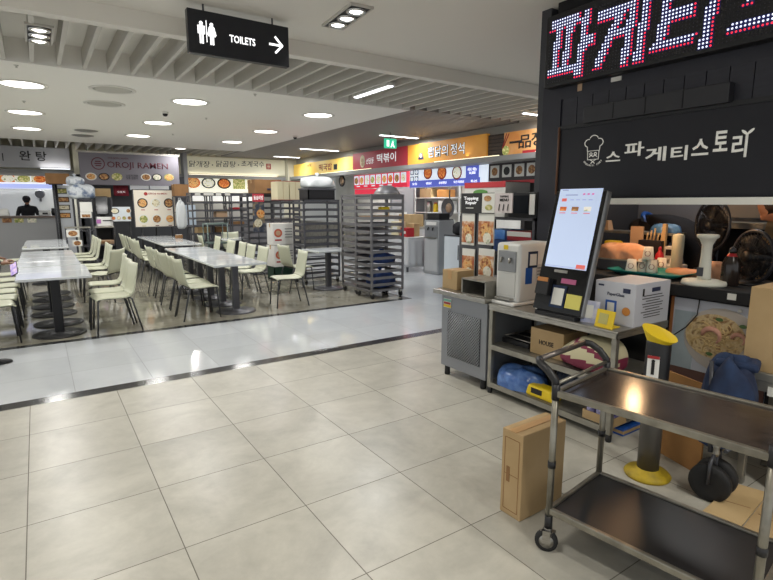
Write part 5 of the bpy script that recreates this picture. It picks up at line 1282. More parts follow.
MB().box((0, .13, .014), (.34, .3, .028)).build('foot_plate', W['black'], t); MB().box((0, .2, .2), (.08, .03, .38), rx=.12).build('rear_strut', W['black'], t)

# paper carton, cards, tray of cups
t = thing('paper_carton', 'white printed carton on the right end of the steel table', 'box', (3.345, 1.95, .75), -PI / 2)
cw, cd, chh = .29, .42, .285
MB().box((0, 0, chh / 2), (cw, cd, chh)).build('carton_body', mat('paper_carton_white', 'c8cad2', .6), t, bevel=.004)
text('lettering', 'PaperGlass', W['navy_print'], t, (.01, -cd / 2, .2), NY, w=.12, h=.028, off=.002)
def pr_(u, v, w, h, m, name, face=NY, y=-cd / 2, off=.001): plate((u, y, v), face, w, h, off, .002, m).build(name, None, t)
pr_(-.1, .255, .04, .012, W['navy_print'], 'print_block'); pr_(.085, .235, .05, .03, W['navy_print'], 'print_block'); pr_(-.02, .11, .08, .1, W['blue'], 'blue_print'); pr_(-.02, .11, .05, .07, W['paper'], 'print_centre', off=.003)
disc((.09, -cd / 2, .1), NY, .028, .001, .002, mat('orange_print2', 'c9853f', .6)).build('orange_print', None, t)
for k in range(9): plate((cw / 2, .0, .2 - k * .018), NS, .22 + .05 * math.sin(k * 2.3), .006, .001, .001, W['leg']).build('print_line', None, t)
plate((cw / 2, .03, .235), NS, .1, .028, .001, .002, W['navy_print']).build('print_block', None, t); plate((cw / 2, -.12, .225), NS, .018, .05, .001, .002, W['ink']).build('print_block', None, t)
def standing_card(label, y, x, w, h, m, m2, rz=0):
    t = thing('counter_card', label, 'card', (x, y, .75), -PI / 2 + rz)
    o = MB().box((0, 0, h / 2), (w, .006, h)).build('card_sheet', m, t); o.rotation_euler.x = -.2
    o = MB().box((-.01, -.004, h / 2), (w * .5, .003, h * .6)).build('card_centre', m2, t); o.rotation_euler.x = -.2
    MB().box((0, .045, .003), (w * .7, .1, .006)).build('card_foot', m, t)
standing_card('blue card standing at the foot of the lit kiosk', 2.17, 3.11, .07, .13, W['blue'], W['navy'])
standing_card('white card with blue border standing between the kiosk and the carton', 2.065, 3.04, .12, .15, mat('blue_white_card', '8f9ac2', .5, hex2='d8d5dc', scale=14), W['paper'], .1)
standing_card('yellow card lying against the white printed carton', 1.925, 2.995, .14, .115, W['yellow'], mat('pale_print', 'b7b06a', .6), -.12)
t = thing('serving_tray', 'teal serving tray with white paper cups on the black counter', 'tray', (3.90, 2.13, 1.0)); 
def trf(u, v):
    a = u * 2 * PI; rr = (.0, .8, .86, 1.0)[int(round(v * 3))]; zz_ = (.012, .012, .02, .038)[int(round(v * 3))]
    sq = 1 / max(abs(math.cos(a)), abs(math.sin(a))) ; sq = min(sq, 1.28)
    return Vector((.2 * rr * math.cos(a) * sq, .28 * rr * math.sin(a) * sq, zz_))
mb = MB(); mb.grid(trf, 48, 3); bmesh.ops.remove_doubles(mb.bm, verts=mb.bm.verts, dist=.001); mb.build('tray_body', W['teal'], t, solid=.006)
mb = MB(); mb.box((0, 0, .004), (.26, .36, .008)); mb.build('tray_foot', W['teal'], t)
cup_p = None
def cup(px, py, z, lb):
    global cup_p
    p = at(px, py, Z=z)
    if cup_p is None:
        cup_p = thing('paper_cup', lb, 'cup', p, -PI / 2 + .4, 'upturned paper cups'); MB().lathe([(.042, 0), (.044, .005), (.042, .01), (.032, .098), (.030, .098), (.030, .093), (0, .093)], n=20).build('cup_body', mat('cup_white', 'd9d7d0', .5), cup_p)
        mb = MB(); R = Euler((PI / 2 + .1, 0, 0)).to_matrix()
        for k in range(1): mb.tube([Vector((.019 * math.cos(a * PI / 8), -.0375 + (.004 * math.sin(a * PI / 8)), .048 + .019 * math.sin(a * PI / 8))) for a in range(16)], .002, n=5, closed=True)
        mb.build('ring_print', mat('cup_print', '7b3b40', .6), cup_p)
    else: dup(cup_p, p, -PI / 2 + .4, lb, 'upturned paper cups')
cup(631, 271.5, 1.016, 'upturned paper cup at the left front of the teal tray'); cup(642, 271.5, 1.016, 'upturned paper cup, second from the left on the teal tray'); cup(651.5, 272.5, 1.016, 'upturned paper cup in the middle front of the teal tray'); cup(661, 270, 1.016, 'upturned paper cup beside the red bottle on the teal tray'); cup(674, 270.5, 1.016, 'upturned paper cup at the right end of the teal tray'); 
q = at(642, 271.5, Z=1.016); q2 = at(651.5, 272.5, Z=1.016); m_ = (q + q2) / 2; pc_ = dup(cup_p, (m_.x, m_.y, 1.115), -PI / 2 + .4, 'paper cup stacked on two others on the teal tray', 'upturned paper cups')
def bottle(label, x, y, z, r, h, m, capm, nm='sauce_bottle', band=None):
    t = thing(nm, label, 'bottle', (x, y, z)); MB().lathe([(r * .92, 0), (r, .01), (r, h * .55), (r * .8, h * .7), (r * .34, h * .82), (r * .34, h * .88)], n=18).build('bottle_body', m, t); MB().lathe([(r * .4, h * .87), (r * .36, h * .95), (r * .14, h)], n=14).build('cap', capm, t)
    if band: MB().lathe([(r * .5, h * .70), (r * .62, h * .74), (r * .4, h * .84)], n=14).build('band', band, t)
p = at(659, 262, X=4.2); bottle('red sauce bottle standing behind the paper cups', 4.2, p.y, 1.0, .035, .2, W['red'], W['red'])
# pass: warm food wraps
t = thing('food_warmer', 'dark steel riser on the black counter right of the lit kiosk', 'riser', (4.1, 2.52, 1.0)); MB().box((0, 0, .045), (.4, .62, .09)).build('riser_body', W['rack_dark'], t, bevel=.005); MB().box((0, 0, .092), (.42, .64, .008)).build('riser_top', W['steel_matt'], t)
def crumple(name, label, c, d, m, cat, seed):
    rnd = random.Random(seed); ph = [rnd.uniform(0, 6) for _ in range(4)]
    def fn(u, v):
        a, e = u * 2 * PI, v * PI / 2; r = math.cos(e) ** .45
        k = 1 + .07 * math.sin(4 * a + ph[0]) + .05 * math.sin(9 * a + ph[1] + 4 * e)
        return Vector((d[0] / 2 * r * k * math.cos(a), d[1] / 2 * r * k * math.sin(a), d[2] * (math.sin(e) ** .7) * (1 + .09 * math.sin(3 * a + ph[2] + 3 * e))))
    t = thing(name, label, cat, c); mb = MB(); mb.grid(fn, 40, 12); bmesh.ops.remove_doubles(mb.bm, verts=mb.bm.verts, dist=.0005); mb.build('wrap', m, t); return t
p0, p1 = at(598, 258, X=4.0), at(645, 258, X=4.0)
crumple('wrapped_bread', 'large peach paper-wrapped loaf on the dark riser', (4.06, 2.47, 1.097), (.3, .46, .115), W['peach'], 'bread', 5)
p = at(655, 257, X=4.25); crumple('wrapped_bread', 'small peach paper wrap behind the paper cups', (4.22, p.y + .03, 1.0), (.14, .22, .09), W['peach'], 'bread', 6)
p = at(690, 268, X=4.1); crumple('paper_sheet', 'crumpled peach paper spread on the counter left of the white pedestal', (4.1, p.y, 1.0), (.22, .36, .05), W['peach'], 'paper', 8)
p = at(712, 270, X=4.1); crumple('wrapped_bread', 'peach wrapped loaf right of the white pedestal', (4.08, p.y - .02, 1.0), (.16, .2, .12), W['peach'], 'bread', 11)
shz = 1.29
t = thing('wall_shelf', 'steel pass shelf behind the lit kiosk', 'shelf', (4.48, 2.66, 0)); MB().box((0, 0, shz), (.22, .84, .02)).build('shelf_board', W['steel_matt'], t)
for s in (-1, 1): MB().box((0, s * .38, (1.0 + shz) / 2), (.03, .03, shz - 1.0)).build('post', W['steel'], t)
p = at(603, 232, X=4.46); tag(MB().box((4.46, p.y - .02, shz + .01 + .045), (.08, .12, .09), taper=.7).build('paper_pouch', W['kraft']), 'brown paper pouch on the steel pass shelf beside the kiosk', 'pouch')
p = at(614, 236, X=4.3); o = MB().box((4.3, p.y, 1.0 + .09 + .06), (.1, .14, .11)).build('mustard_tub', W['yellow'], bevel=.02); tag(o, 'yellow tub on the riser behind the peach loaf', 'tub'); o.location.z = .012
t = thing('cutlery_holder', 'black cutlery holder with brown paper and wooden strip behind the paper cups', 'holder', (4.32, 2.25 + .12, 1.0)); MB().box((0, 0, .12), (.12, .2, .24)).build('holder_box', W['black'], t, bevel=.005); MB().box((0, .15, .2), (.02, .11, .3)).build('paper_sleeve', W['kraft'], t); MB().box((0, -.09, .19), (.03, .03, .38)).build('wooden_strip', W['wood'], t)
for k in range(5): MB().tube([(.0, .06 - k * .03, .2), (.01, .06 - k * .032, .3 + .02 * (k % 3))], .007).build('spoon', W['wood'], t)
t = thing('kitchen_scale', 'small grey digital scale on the kitchen counter behind the red bottle', 'scale', (4.24, at(673, 250, X=4.3).y, 1.0)); MB().box((0, 0, .03), (.2, .22, .06)).build('scale_base', W['baffle'], t, bevel=.01); MB().box((.06, 0, .12), (.06, .12, .16)).build('display_head', W['baffle'], t, bevel=.01); MB().box((.028, 0, .15), (.004, .08, .05)).build('display', W['black'], t)
p = at(688, 240, X=4.4); t = thing('paper_roll', 'tall greenish-white wrapped roll beside the dark fan', 'roll', (4.4 - .25, p.y - .05 + .0, 1.0)); MB().lathe([(.04, 0), (.042, .01), (.042, .30), (.03, .31), (0, .31)], n=20).build('roll_body', mat('roll_green_white', 'a9ab98', .6), t); MB().lathe([(.012, .311), (.012, .316)], n=10).build('core', W['kraft'], t)
crumple('plastic_sheet', 'pale blue plastic sheet on the right end of the steel pass shelf', (4.48, 2.36, 1.30), (.2, .26, .07), mat('pale_blue_plastic', '5f8fc0', .4, hex2='3f6ea6', scale=9, bump=.5), 'sheet', 81)
# white pedestal
t = thing('pedestal_stand', 'white round pedestal with a flared top on the edge of the black counter', 'stand', (3.74, 1.68, 1.0))
MB().lathe([(.135, 0), (.137, .012), (.13, .03), (.06, .04)], n=36).build('base', W['offwhite'], t)
MB().lathe([(.045, .036), (.04, .06), (.032, .2), (.032, .27), (.05, .31), (.066, .322), (.068, .338), (.06, .342), (.05, .33), (0, .328)], n=28).build('column', W['offwhite'], t)
MB().box((-.041, .012, .09), (.006, .04, .06)).build('wire_clip', W['leg'], t)
# fans
def fan(label, c, r, yaw, zc, tilt=0, group=None):
    t = thing('desk_fan', label, 'fan', c, yaw)
    R = Euler((PI / 2 + tilt, 0, 0)).to_matrix(); hc = Vector((0, 0, zc)); m = W['black']
    mb = MB()
    ring = lambda rad, off: [hc + R @ Vector((rad * math.cos(2 * PI * j / 40), rad * math.sin(2 * PI * j / 40), off)) for j in range(40)]
    mb.tube(ring(r, 0), .012, n=8, closed=True); mb.build('outer_ring', mat('fan_ring', '3a3b40', .35, .3), t)
    mb = MB()
    for off, rads in ((.05, (.3, .55, .8)), (-.05, (.3, .55, .8))):
        for q in rads: mb.tube(ring(r * q, off * (1.15 - q * .6)), .002, n=4, closed=True)
    for k in range(36):
        a = 2 * PI * k / 36
        for s in (1, -1):
            mb.tube([hc + R @ Vector((r * q * math.cos(a + (.25 * (1 - q))), r * q * math.sin(a + (.25 * (1 - q))), s * .05 * (1.15 - q))) for q in (.15, .5, .8, 1)], .0018, n=4)
    mb.build('wire_cage', m, t)
    mb = MB()
    for k in range(5):
        a = 2 * PI * k / 5
        mb.grid(lambda u, v: hc + R @ Vector(((.12 + .72 * u) * r * math.cos(a + (v - .5) * (.5 + .6 * u)), (.12 + .72 * u) * r * math.sin(a + (v - .5) * (.5 + .6 * u)), (v - .5) * .03)), 5, 4)
    mb.build('blades', mat('fan_blade', '141418', .5), t, solid=.003)
    MB().lathe([(0, -.055), (.04, -.05), (.05, 0), (.055, .08), (.04, .13), (0, .14)], hc, m, 20, R).build('motor_housing', m, t)
    MB().tube([(0, .06 * 0 + .02, 0.02), (0, -.07, zc * .6), (0, -.09, zc - .02)], .02, n=10).build('neck', m, t)
    MB().lathe([(.1, 0), (.1, .015), (.04, .03)], n=24).build('base', m, t)
    return t
f1 = at(712, 225, X=4.55); fan('dark round fan behind the white pedestal', (4.55, f1.y, 1.0), .205, PI / 2 - .55, f1.z - 1.0)
f2 = at(752, 264, X=4.02); fan('black round fan on the right of the counter beside the brown carton', (4.02, f2.y, 1.0), .175, PI / 2 - .5, max(f2.z - 1.0, .19))
p = at(728, 284, X=3.8); bottle('dark glass jug with a red band between the two fans', 3.84, p.y + .01, 1.0, .055, .26, mat('dark_glass', '2a211d', .12), W['leg'], 'glass_jug', W['red'])
t = thing('wooden_plank', 'pale wooden plank leaning against the kitchen back wall', 'plank', (4.84, at(748, 225, X=4.84).y - .12, 0)); o = MB().box((0, .16, .98), (.03, .09, 1.96)).build('plank', W['wood'], t); o.rotation_euler = (.16, 0, 0); MB().box((-.02, 0, .02), (.06, .1, .03)).build('foot_block', W['wood'], t)
struct(MB().span((5.24, 1.75, 1.42), (5.3, 2.25, 2.2)).build('wall_kitchen.002', mat('beige_panel', '8b7a68', .6)))
t = thing('wall_shelf', 'pale steel shelf along the kitchen back wall at right', 'shelf', (5.1, 1.2, 0)); MB().box((0, 0, 1.36), (.36, 2.2, .05)).build('shelf_board', W['steel_matt'], t); MB().box((.15, 0, .67), (.03, 2.1, 1.34)).build('back_panel', W['black_matt'], t)
# the two cooks
t = thing('person', 'person in dark jacket bent over, back rounded, behind the pass shelf', 'person', (4.95, 2.5, 0))
body = skin_body('body', [(0, -.28, 1.0, (.15, .12)), (0, -.12, 1.26, (.17, .13)), (0, .1, 1.40, (.18, .13)), (0, .30, 1.36, .075), (0, .36, 1.31, .06),
   (-.2, .18, 1.33, .07), (-.24, .25, 1.1, .055), (-.2, .34, .98, .04), (.2, .18, 1.33, .07), (.22, .25, 1.1, .055), (.18, .34, .98, .04),
   (-.1, -.25, .5, .08), (-.1, -.2, .06, .055), (.1, -.25, .5, .08), (.1, -.2, .06, .055)],
   [(0, 1), (1, 2), (2, 3), (3, 4), (2, 5), (5, 6), (6, 7), (2, 8), (8, 9), (9, 10), (0, 11), (11, 12), (0, 13), (13, 14)], W['cloth_black']); body.parent = t
head_mesh('head', (0, .36, 1.26), W['skin_dark'], t, PI, 1.0, 1, W['hair'])
mb = MB(); mb.tube([(.09 * math.cos(a * PI / 8), .27 + .05 * math.sin(a * PI / 8), 1.39 + .06 * math.sin(a * PI / 8)) for a in range(16)], .022, closed=True); mb.build('blue_collar', W['blue'], t)
for s in (-1, 1): hand('hand', (s * .18, .38, .96), W['skin_dark'], t, Euler((.3, 0, PI)).to_matrix())
hp = at(772, 211, X=4.62)
t = thing('person', 'person in dark shirt with brown hair looking down at the right edge', 'person', (4.62, hp.y - .30, 0))
body = skin_body('body', [(0, 0, .95, (.15, .11)), (0, .02, 1.15, (.16, .11)), (0, .12, 1.33, (.17, .1)), (0, .2, 1.42, .06), (0, .25, 1.46, .055),
   (-.19, .13, 1.33, .065), (-.24, .2, 1.12, .05), (-.14, .38, 1.06, .036), (.19, .13, 1.33, .065), (.24, .2, 1.12, .05), (.14, .38, 1.06, .036),
   (-.1, 0, .5, .08), (-.1, -.02, .06, .055), (.1, 0, .5, .08), (.1, -.02, .06, .055)],
   [(0, 1), (1, 2), (2, 3), (3, 4), (2, 5), (5, 6), (6, 7), (2, 8), (8, 9), (9, 10), (0, 11), (11, 12), (0, 13), (13, 14)], W['cloth_black']); body.parent = t
head_mesh('head', (0, .28, hp.z + .03), W['skin'], t, PI + .35, .75, 1.05, mat('brown_hair', '33251e', .6))
for s in (-1, 1): hand('hand', (s * .12, .42, 1.05), W['skin'], t, Euler((.3, 0, PI)).to_matrix())

# under the steel table
zA, zB = .418, .098
t = carton('cardboard_box', 'brown carton with dark lettering on the upper shelf of the steel table', (3.2, 2.42, zA), (.28, .30, .2), W['card'], flaps=True, tape=False); text('lettering', 'HOUSE', W['print'], t, (-.14, 0, .1), NX, w=.13, h=.035, bold=.01, off=.002)
t = thing('wire_basket', 'black tray with chrome bars on the upper shelf of the steel table', 'basket', (3.3, 2.76, zA)); MB().box((0, 0, .02), (.4, .28, .04)).build('basket_tray', W['black'], t, bevel=.006); mb = MB()
for k in range(4): mb.tube([(-.18 + k * .12, -.13, .05), (-.18 + k * .12, .13, .055)], .005, n=6)
mb.tube([(-.18, -.13, .05), (.18, -.13, .05)], .005); mb.tube([(-.18, .13, .055), (.18, .13, .055)], .005); mb.build('chrome_bars', W['steel'], t)
bag('plastic_bag', 'crumpled clear plastic bag behind the lettered carton', (3.4, 2.64, zA + .045), (.24, .22, .2), W['clear'], 51)
t = crumple('plastic_bag', 'long blue plastic bag on the left of the lower shelf', (3.13, 2.69, zB), (.32, .46, .15), W['bluebag'], 'bag', 61)
crumple('plastic_bag', 'dark wrapped bundle beside the long blue bag', (3.36, 2.4, zB), (.24, .24, .17), W['darkbag'], 'bag', 62)
t = thing('yellow_packet', 'bright yellow packet on the lower shelf left of the rice sack', 'packet', (3.06, 2.42, zB)); MB().box((0, 0, .045), (.13, .26, .09), taper=.85).build('packet_body', W['yellow'], t, bevel=.02); MB().box((-.058, .02, .05), (.01, .1, .04)).build('dark_print', W['ink'], t)
def sack(u, v):
    a, e = u * 2 * PI, (v - .5) * PI
    c_, s_ = math.cos(e), math.sin(e)
    sg = lambda q, k: math.copysign(abs(q) ** k, q)
    x, y = .145 * sg(c_, .6) * sg(math.cos(a), .8), .23 * sg(c_, .45) * sg(math.sin(a), .7)
    lift = 1 - .55 * max(0, y / .23) ** 1.5 - .15 * max(0, -y / .23) ** 2
    return Vector((x, y, (.12 + .12 * sg(s_, .7)) * lift + .008 * math.sin(a * 5 + 6 * v) * c_))
t = thing('rice_sack', 'cream and maroon rice sack on the upper shelf behind the trolley handle', 'sack', (3.10, 2.055, zA)); mb = MB(); mb.grid(sack, 60, 26); bmesh.ops.remove_doubles(mb.bm, verts=mb.bm.verts, dist=.0005)
o = mb.build('sack_body', mat('sack_cream', 'cfc7a4', .6, bump=.2, scale=12), t)
o.data.materials.append(mat('sack_maroon', '7c2a45', .55))
for f in o.data.polygons:
    c0 = f.center
    if c0.z < .085 or .17 < c0.z + .35 * (-c0.y) < .205: f.material_index = 1
MB().tube([(-.1, -.2, .16), (-.1, -.215, .1), (-.08, -.22, .04)], .004).build('seam_thread', W['white'], t)
t = thing('can_tray', 'cardboard tray holding purple cans at the right of the lower shelf', 'tray', (3.06, 1.94 - .1 + .06, zB))
t.location = (3.07, 1.92, zB)
mb = MB(); mb.box((0, 0, .004), (.16, .22, .008))
for s in (-1, 1): mb.box((s * .08, 0, .03), (.005, .22, .06)); mb.box((0, s * .11, .03), (.16, .005, .06))
mb.build('tray_body', W['card'], t)
can0 = None
for i in range(2):
    for j in range(3):
        loc = (3.032 + i * .073, 1.848 + j * .072, zB + .009); lb = f'purple and white can in the cardboard tray, {("front", "back")[i]} row, {ORD[2 - j]} from the left'
        if can0 is None:
            can0 = thing('drink_can', lb, 'can', loc, 0, 'purple cans'); MB().lathe([(.028, 0), (.032, .006), (.032, .1), (.027, .108)], n=18).build('can_body', mat('can_purple', '4a4596', .35, hex2='cfcde0', scale=18), can0); MB().lathe([(.027, .108), (.028, .112), (.022, .109), (0, .109)], n=18).build('can_lid', W['steel'], can0)
        else: dup(can0, loc, 0, lb, 'purple cans')
t = thing('shoe', 'dark shoe on the floor under the steel table', 'shoe', (3.2, 2.62, 0), .4); 
def shoe_fn(L=.27):
    mb = MB(); secs = [(-.13, .03, .035), (-.1, .036, .075), (-.04, .036, .08), (.02, .038, .062), (.08, .044, .05), (.12, .036, .036), (.138, .012, .02)]
    rings = []
    for y, w, h in secs:
        rings.append([mb.bm.verts.new((w * math.cos(q * PI / 6), y, max(.004, h * .5 + h * .5 * math.sin(q * PI / 6)))) for q in range(12)])
    for A, B in zip(rings, rings[1:]):
        for j in range(12): f = mb.bm.faces.new((A[j], A[(j + 1) % 12], B[(j + 1) % 12], B[j])); f.smooth = True
    mb.bm.faces.new(rings[0]); mb.bm.faces.new(rings[-1][::-1]); return mb
shoe_fn().build('upper', W['black'], t); MB().box((0, 0, .006), (.08, .26, .012)).build('sole', W['rubber'], t, bevel=.005)
d = dup(t, (3.22, 2.48, 0), .25, 'second dark shoe under the steel table, nearer the trolley')
t = carton('flat_carton', 'flat blue carton on the floor under the right end of the steel table', (3.28, 1.98, 0), (.3, .34, .05), W['blue'], tape=False); MB().box((0, 0, .026), (.305, .345, .02)).build('brown_side', W['card'], t)

# ------------------------------------------------------------ foreground: trolley
t = thing('serving_trolley', 'two-tier steel trolley with dark trays at lower right', 'trolley', (2.068, .997, 0), .14)
hx, hy = .235, .385; zS_, zT = .2, .75
trayM = mat('brown_tray', '231d1b', .17, hex2='1b1716', hex3='2d2521', scale=7, stretch=(4, 1, 1))
trayM2 = mat('dark_tray', '1f1e20', .35, hex2='19181a', scale=5)
steelT = mat('trolley_steel', '9b978b', .36, .8, hex2='7d796f', scale=10)
for z, m in ((zS_, trayM2), (zT, trayM)):
    tr = MB().box((0, 0, z - .006), (2 * hx - .01, 2 * hy - .01, .01)).build('tray', m, t)
    mb = MB()
    for s in (-1, 1): mb.box((s * hx, 0, z - .006), (.022, 2 * hy + .03, .03)); mb.box((0, s * hy, z - .006), (2 * hx, .022, .03))
    mb.build('tray_rim', steelT, tr, bevel=.005)
for sx in (-1, 1):
    for sy in (-1, 1):
        top = zT + (.03 if sy > 0 else .02)
        pst = MB().tube([(sx * hx, sy * hy, .10), (sx * hx, sy * hy, top)], .0145, n=14).build('post', steelT, t)
        for z0, z1 in ((.10, .17), (.40, .43), (zT - .035, zT + .035)): MB().tube([(sx * hx, sy * hy, z0), (sx * hx, sy * hy, z1)], .0175, n=14).build('sleeve', W['black'], pst)
        a = .5 if sx < 0 else -.3; R = Euler((0, PI / 2, a)).to_matrix(); wc = Vector((sx * hx - .01, sy * hy + .0, .05))
        cs = MB().lathe([(0, -.011), (.035, -.012), (.049, -.011), (.051, 0), (.049, .011), (.035, .012), (0, .011)], wc, n=26, rot=R).build('caster', W['rubber'], t)
        MB().lathe([(0, -.014), (.032, -.013), (.032, .013), (0, .014)], wc, n=20, rot=R).build('caster_hub', W['steel'], cs)
        mb = MB()
        for s in (-1, 1): mb.box(wc + R @ Vector((-.022, 0, s * .017)), (.003, .035, .062), rz=a)
        mb.box((sx * hx, sy * hy, .088), (.05, .05, .014)); mb.lathe([(.016, .08), (.018, .11)], (sx * hx, sy * hy, 0), n=12); mb.build('caster_fork', W['steel'], cs)
hz_ = .865
bar = MB().tube([(-hx + .02, hy + .105, hz_), (hx - .02, hy + .105, hz_)], .0135, n=14).build('handle_bar', mat('handle_tube', '6d6661', .3, .7), t)
for s in (-1, 1):
    pts = [(s * hx, hy, zT + .02), (s * hx, hy + .006, zT + .05), (s * hx, hy + .04, zT + .085), (s * (hx - .004), hy + .085, hz_ - .006), (s * (hx - .03), hy + .105, hz_)]
    MB().tube(pts, .017, n=12).build('handle_elbow', W['black'], t)
MB().tube([(-hx, hy + .0, zT + .035), (hx, hy + .0, zT + .035)], .008, n=10).build('end_rail', steelT, t)

# tall carton by the trolley
t = thing('cardboard_box', 'tall narrow brown carton on the floor left of the trolley', 'box', (1.995, 1.62, 0), .02)
MB().box((0, 0, .225), (.33, .13, .45)).build('carton_body', W['card'], t, bevel=.004)
mb = MB(); mb.box((0, 0, .4505), (.335, .002, .002)); mb.box((-.1655, 0, .22), (.002, .09, .002)); 
for s in (-1, 1): mb.box((-.1655, s * .045, .22), (.002, .003, .38)); mb.box((-.1655, 0, .22 + s * .19), (.002, .09, .003))
mb.build('fold_lines', W['card2'], t); MB().box((0, 0, .4512), (.336, .045, .002)).build('tape', W['tape'], t); MB().box((-.166, .02, .22), (.003, .02, .08)).build('hand_hole', W['card2'], t)

# yellow-footed post with funnel
t = thing('umbrella_bin', 'grey post with a yellow foot, black upper part and yellow funnel top', 'post', (2.79, 1.45, 0))
MB().lathe([(.12, 0), (.125, .012), (.11, .028), (.07, .035), (.062, .05)], n=30).build('foot', mat('worn_yellow', 'b59a1c', .55, hex2='8f7a1a', scale=14), t)
MB().lathe([(.058, .03), (.058, .56)], n=26).build('post_tube', mat('grey_tube', '5c5955', .4, .5), t)
MB().lathe([(.062, .54), (.064, .56), (.064, .79), (.06, .8)], n=26).build('upper_body', W['black'], t)
R = Euler((0, 0, 0)).to_matrix()
def fun(u, v):
    a = u * 2 * PI; r = .052 + .03 * v; return Vector((r * math.cos(a), r * math.sin(a) * 1.12, .785 + .06 * v + v * .035 * math.sin(a)))
mb = MB(); mb.grid(fun, 32, 6); mb.face([fun(i / 32, 1) for i in range(32)]); bmesh.ops.remove_doubles(mb.bm, verts=mb.bm.verts, dist=.0005); mb.build('funnel', W['yellow'], t)
q = plate((-.064, -.012, .66), (.35, -1, 0), .06, .13, -.004, .004, W['white']); plate((-.064, -.012, .718), (.35, -1, 0), .06, .016, .001, .002, W['redink'], q); plate((-.064, -.012, .655), (.35, -1, 0), .016, .07, .001, .002, W['ink'], q); disc((-.064, -.012, .697), (.35, -1, 0), .009, .001, .002, W['ink'], q); q.build('label', None, t)

# folded cart with blue cloth and rubber wheels
t = thing('folding_cart', 'folded cart with navy cloth and black rubber wheels beside the post', 'cart', (2.86, 1.13, 0))
def wheel(c, r, yaw, par):
    R = Euler((0, PI / 2, yaw)).to_matrix()
    w = MB().lathe([(r * .66, -.024), (r * .95, -.024), (r, -.012), (r, .012), (r * .95, .024), (r * .66, .024)], c, n=32, rot=R).build('wheel', W['rubber'], par)
    mb = MB(); mb.lathe([(0, -.018), (r * .2, -.022), (r * .22, .0), (r * .2, .022), (0, .018)], c, n=18, rot=R); mb.lathe([(r * .58, -.02), (r * .68, -.02), (r * .68, .02), (r * .58, .02)], c, n=28, rot=R)
    for k in range(5):
        a = 2 * PI * k / 5; d_ = R @ Vector((math.cos(a), math.sin(a), 0)); mb.tube([Vector(c) + d_ * r * .15, Vector(c) + d_ * r * .62], .014, n=6)
    mb.build('hub', W['leg'], w)
wheel((-.05, 0, .1), .1, .15, t); wheel((.05, .012, .1), .1, .15, t)
for (dx, dy) in ((-.05, 0), (.05, .012)):
    mb = MB()
    for s in (-1, 1): mb.tube([(dx + s * .03, dy + s * .004, .1), (dx + s * .03, dy + s * .004, .21), (dx + .01, dy + .0, .25)], .009)
    mb.build('fork', W['leg'], t)
    MB().lathe([(.016, 0), (.02, .02), (.016, .04), (.02, .06), (.016, .08)], (dx + .03, dy, .24), n=12).build('spring', W['steel'], t)
for (a, b) in (((-.04, .02, .26), (.06, .10, .72)), ((.1, -.07, .26), (.22, .0, .70)), ((.04, .03, .26), (.24, .03, .6)), ((-.06, -.06, .3), (.2, -.06, .32))): MB().tube([a, b], .011).build('frame_tube', W['leg'], t)
o = crumple('cloth_tmp', 'x y z w', (0, 0, 0), (.32, .26, .44), W['navy'], 'x', 71); cl_ = o.children[0]; cl_.parent = t; cl_.name = 'navy_cloth'; cl_.location = (.14, .03, .28); bpy.data.objects.remove(o)
MB().box((.2, .03, .70), (.16, .2, .05), rz=.3).build('cloth_fold', W['navy'], t, bevel=.02)
# brown board behind it, flat cardboard
t = thing('cardboard_sheet', 'brown cardboard sheet standing behind the yellow post foot', 'cardboard', (3.08, 1.42, 0), -.3); o = MB().box((0, 0, .27), (.012, .30, .54)).build('panel', mat('brown_panel', '9a6f3d', .8, hex2='8a6135', scale=4), t); MB().box((-.008, 0, .27), (.003, .296, .006)).build('crease', W['card2'], t)
def flat_card(label, pts, z, m):
    t = thing('flattened_cardboard', label, 'cardboard'); P = [at(x, y, Z=z) for x, y in pts]
    mb = MB(); A = [mb.bm.verts.new(p) for p in P]; B = [mb.bm.verts.new(p + Vector((0, 0, .008))) for p in P]; n = len(P)
    mb.bm.faces.new(A[::-1]); mb.bm.faces.new(B)
    for i in range(n): mb.bm.faces.new((A[i], A[(i + 1) % n], B[(i + 1) % n], B[i]))
    mb.build('cardboard_sheet', m, t)
    c0 = (P[0] + P[1]) / 2; c1 = (P[2] + P[3]) / 2; d = c1 - c0; mb = MB(); mb.tube([c0 + d * .1 + Vector((0, 0, .0085)), c0 + d * .9 + Vector((0, 0, .0085))], .002, n=5); mb.build('crease', W['card2'], t)
flat_card('flattened brown cardboard on the floor behind the trolley, under its right end', [(739, 533), (768, 496), (800, 512), (790, 560)], .002, W['card'])
flat_card('flattened pale cardboard lying beside the black cart wheel', [(697, 517), (734, 484), (768, 494), (739, 530)], .012, W['card3'])
# steel stand with carton at the right edge
t = thing('steel_stand', 'small steel stand at the right edge carrying a big brown carton', 'stand')
xs0, xs1, ys0, ys1 = 3.12, 3.5, .55, 1.14
MB().span((xs0, ys0, .615), (xs1, ys1, .66)).build('stand_top', W['steel_matt'], t, bevel=.004)
for xx in (xs0 + .025, xs1 - .025):
    for yy in (ys0 + .025, ys1 - .025): MB().box((xx, yy, .31), (.036, .036, .615)).build('leg', W['steel_matt'], t, bevel=.004)
p = at(770, 386, X=xs0); plate((xs0, .98, .57), NX, .1, .05, 0, .004, W['paper']).build('price_label', None, t); MB().span((xs0 + .005, ys0, .56), (xs0 + .02, ys1, .615)).build('apron', W['steel_matt'], t)
t = thing('cardboard_box', 'big brown carton on the steel stand at the right edge', 'box', (3.32, .90, .66), 0); MB().box((0, 0, .225), (.36, .54, .45)).build('carton_body', W['card'], t, bevel=.004); MB().box((-.182, -.0, .12), (.004, .26, .06)).build('dark_print', W['navy_print'], t); MB().box((-.182, .0, .28), (.004, .05, .05)).build('white_print', W['paper'], t); MB().box((0, 0, .4512), (.362, .05, .002)).build('tape', W['tape'], t)
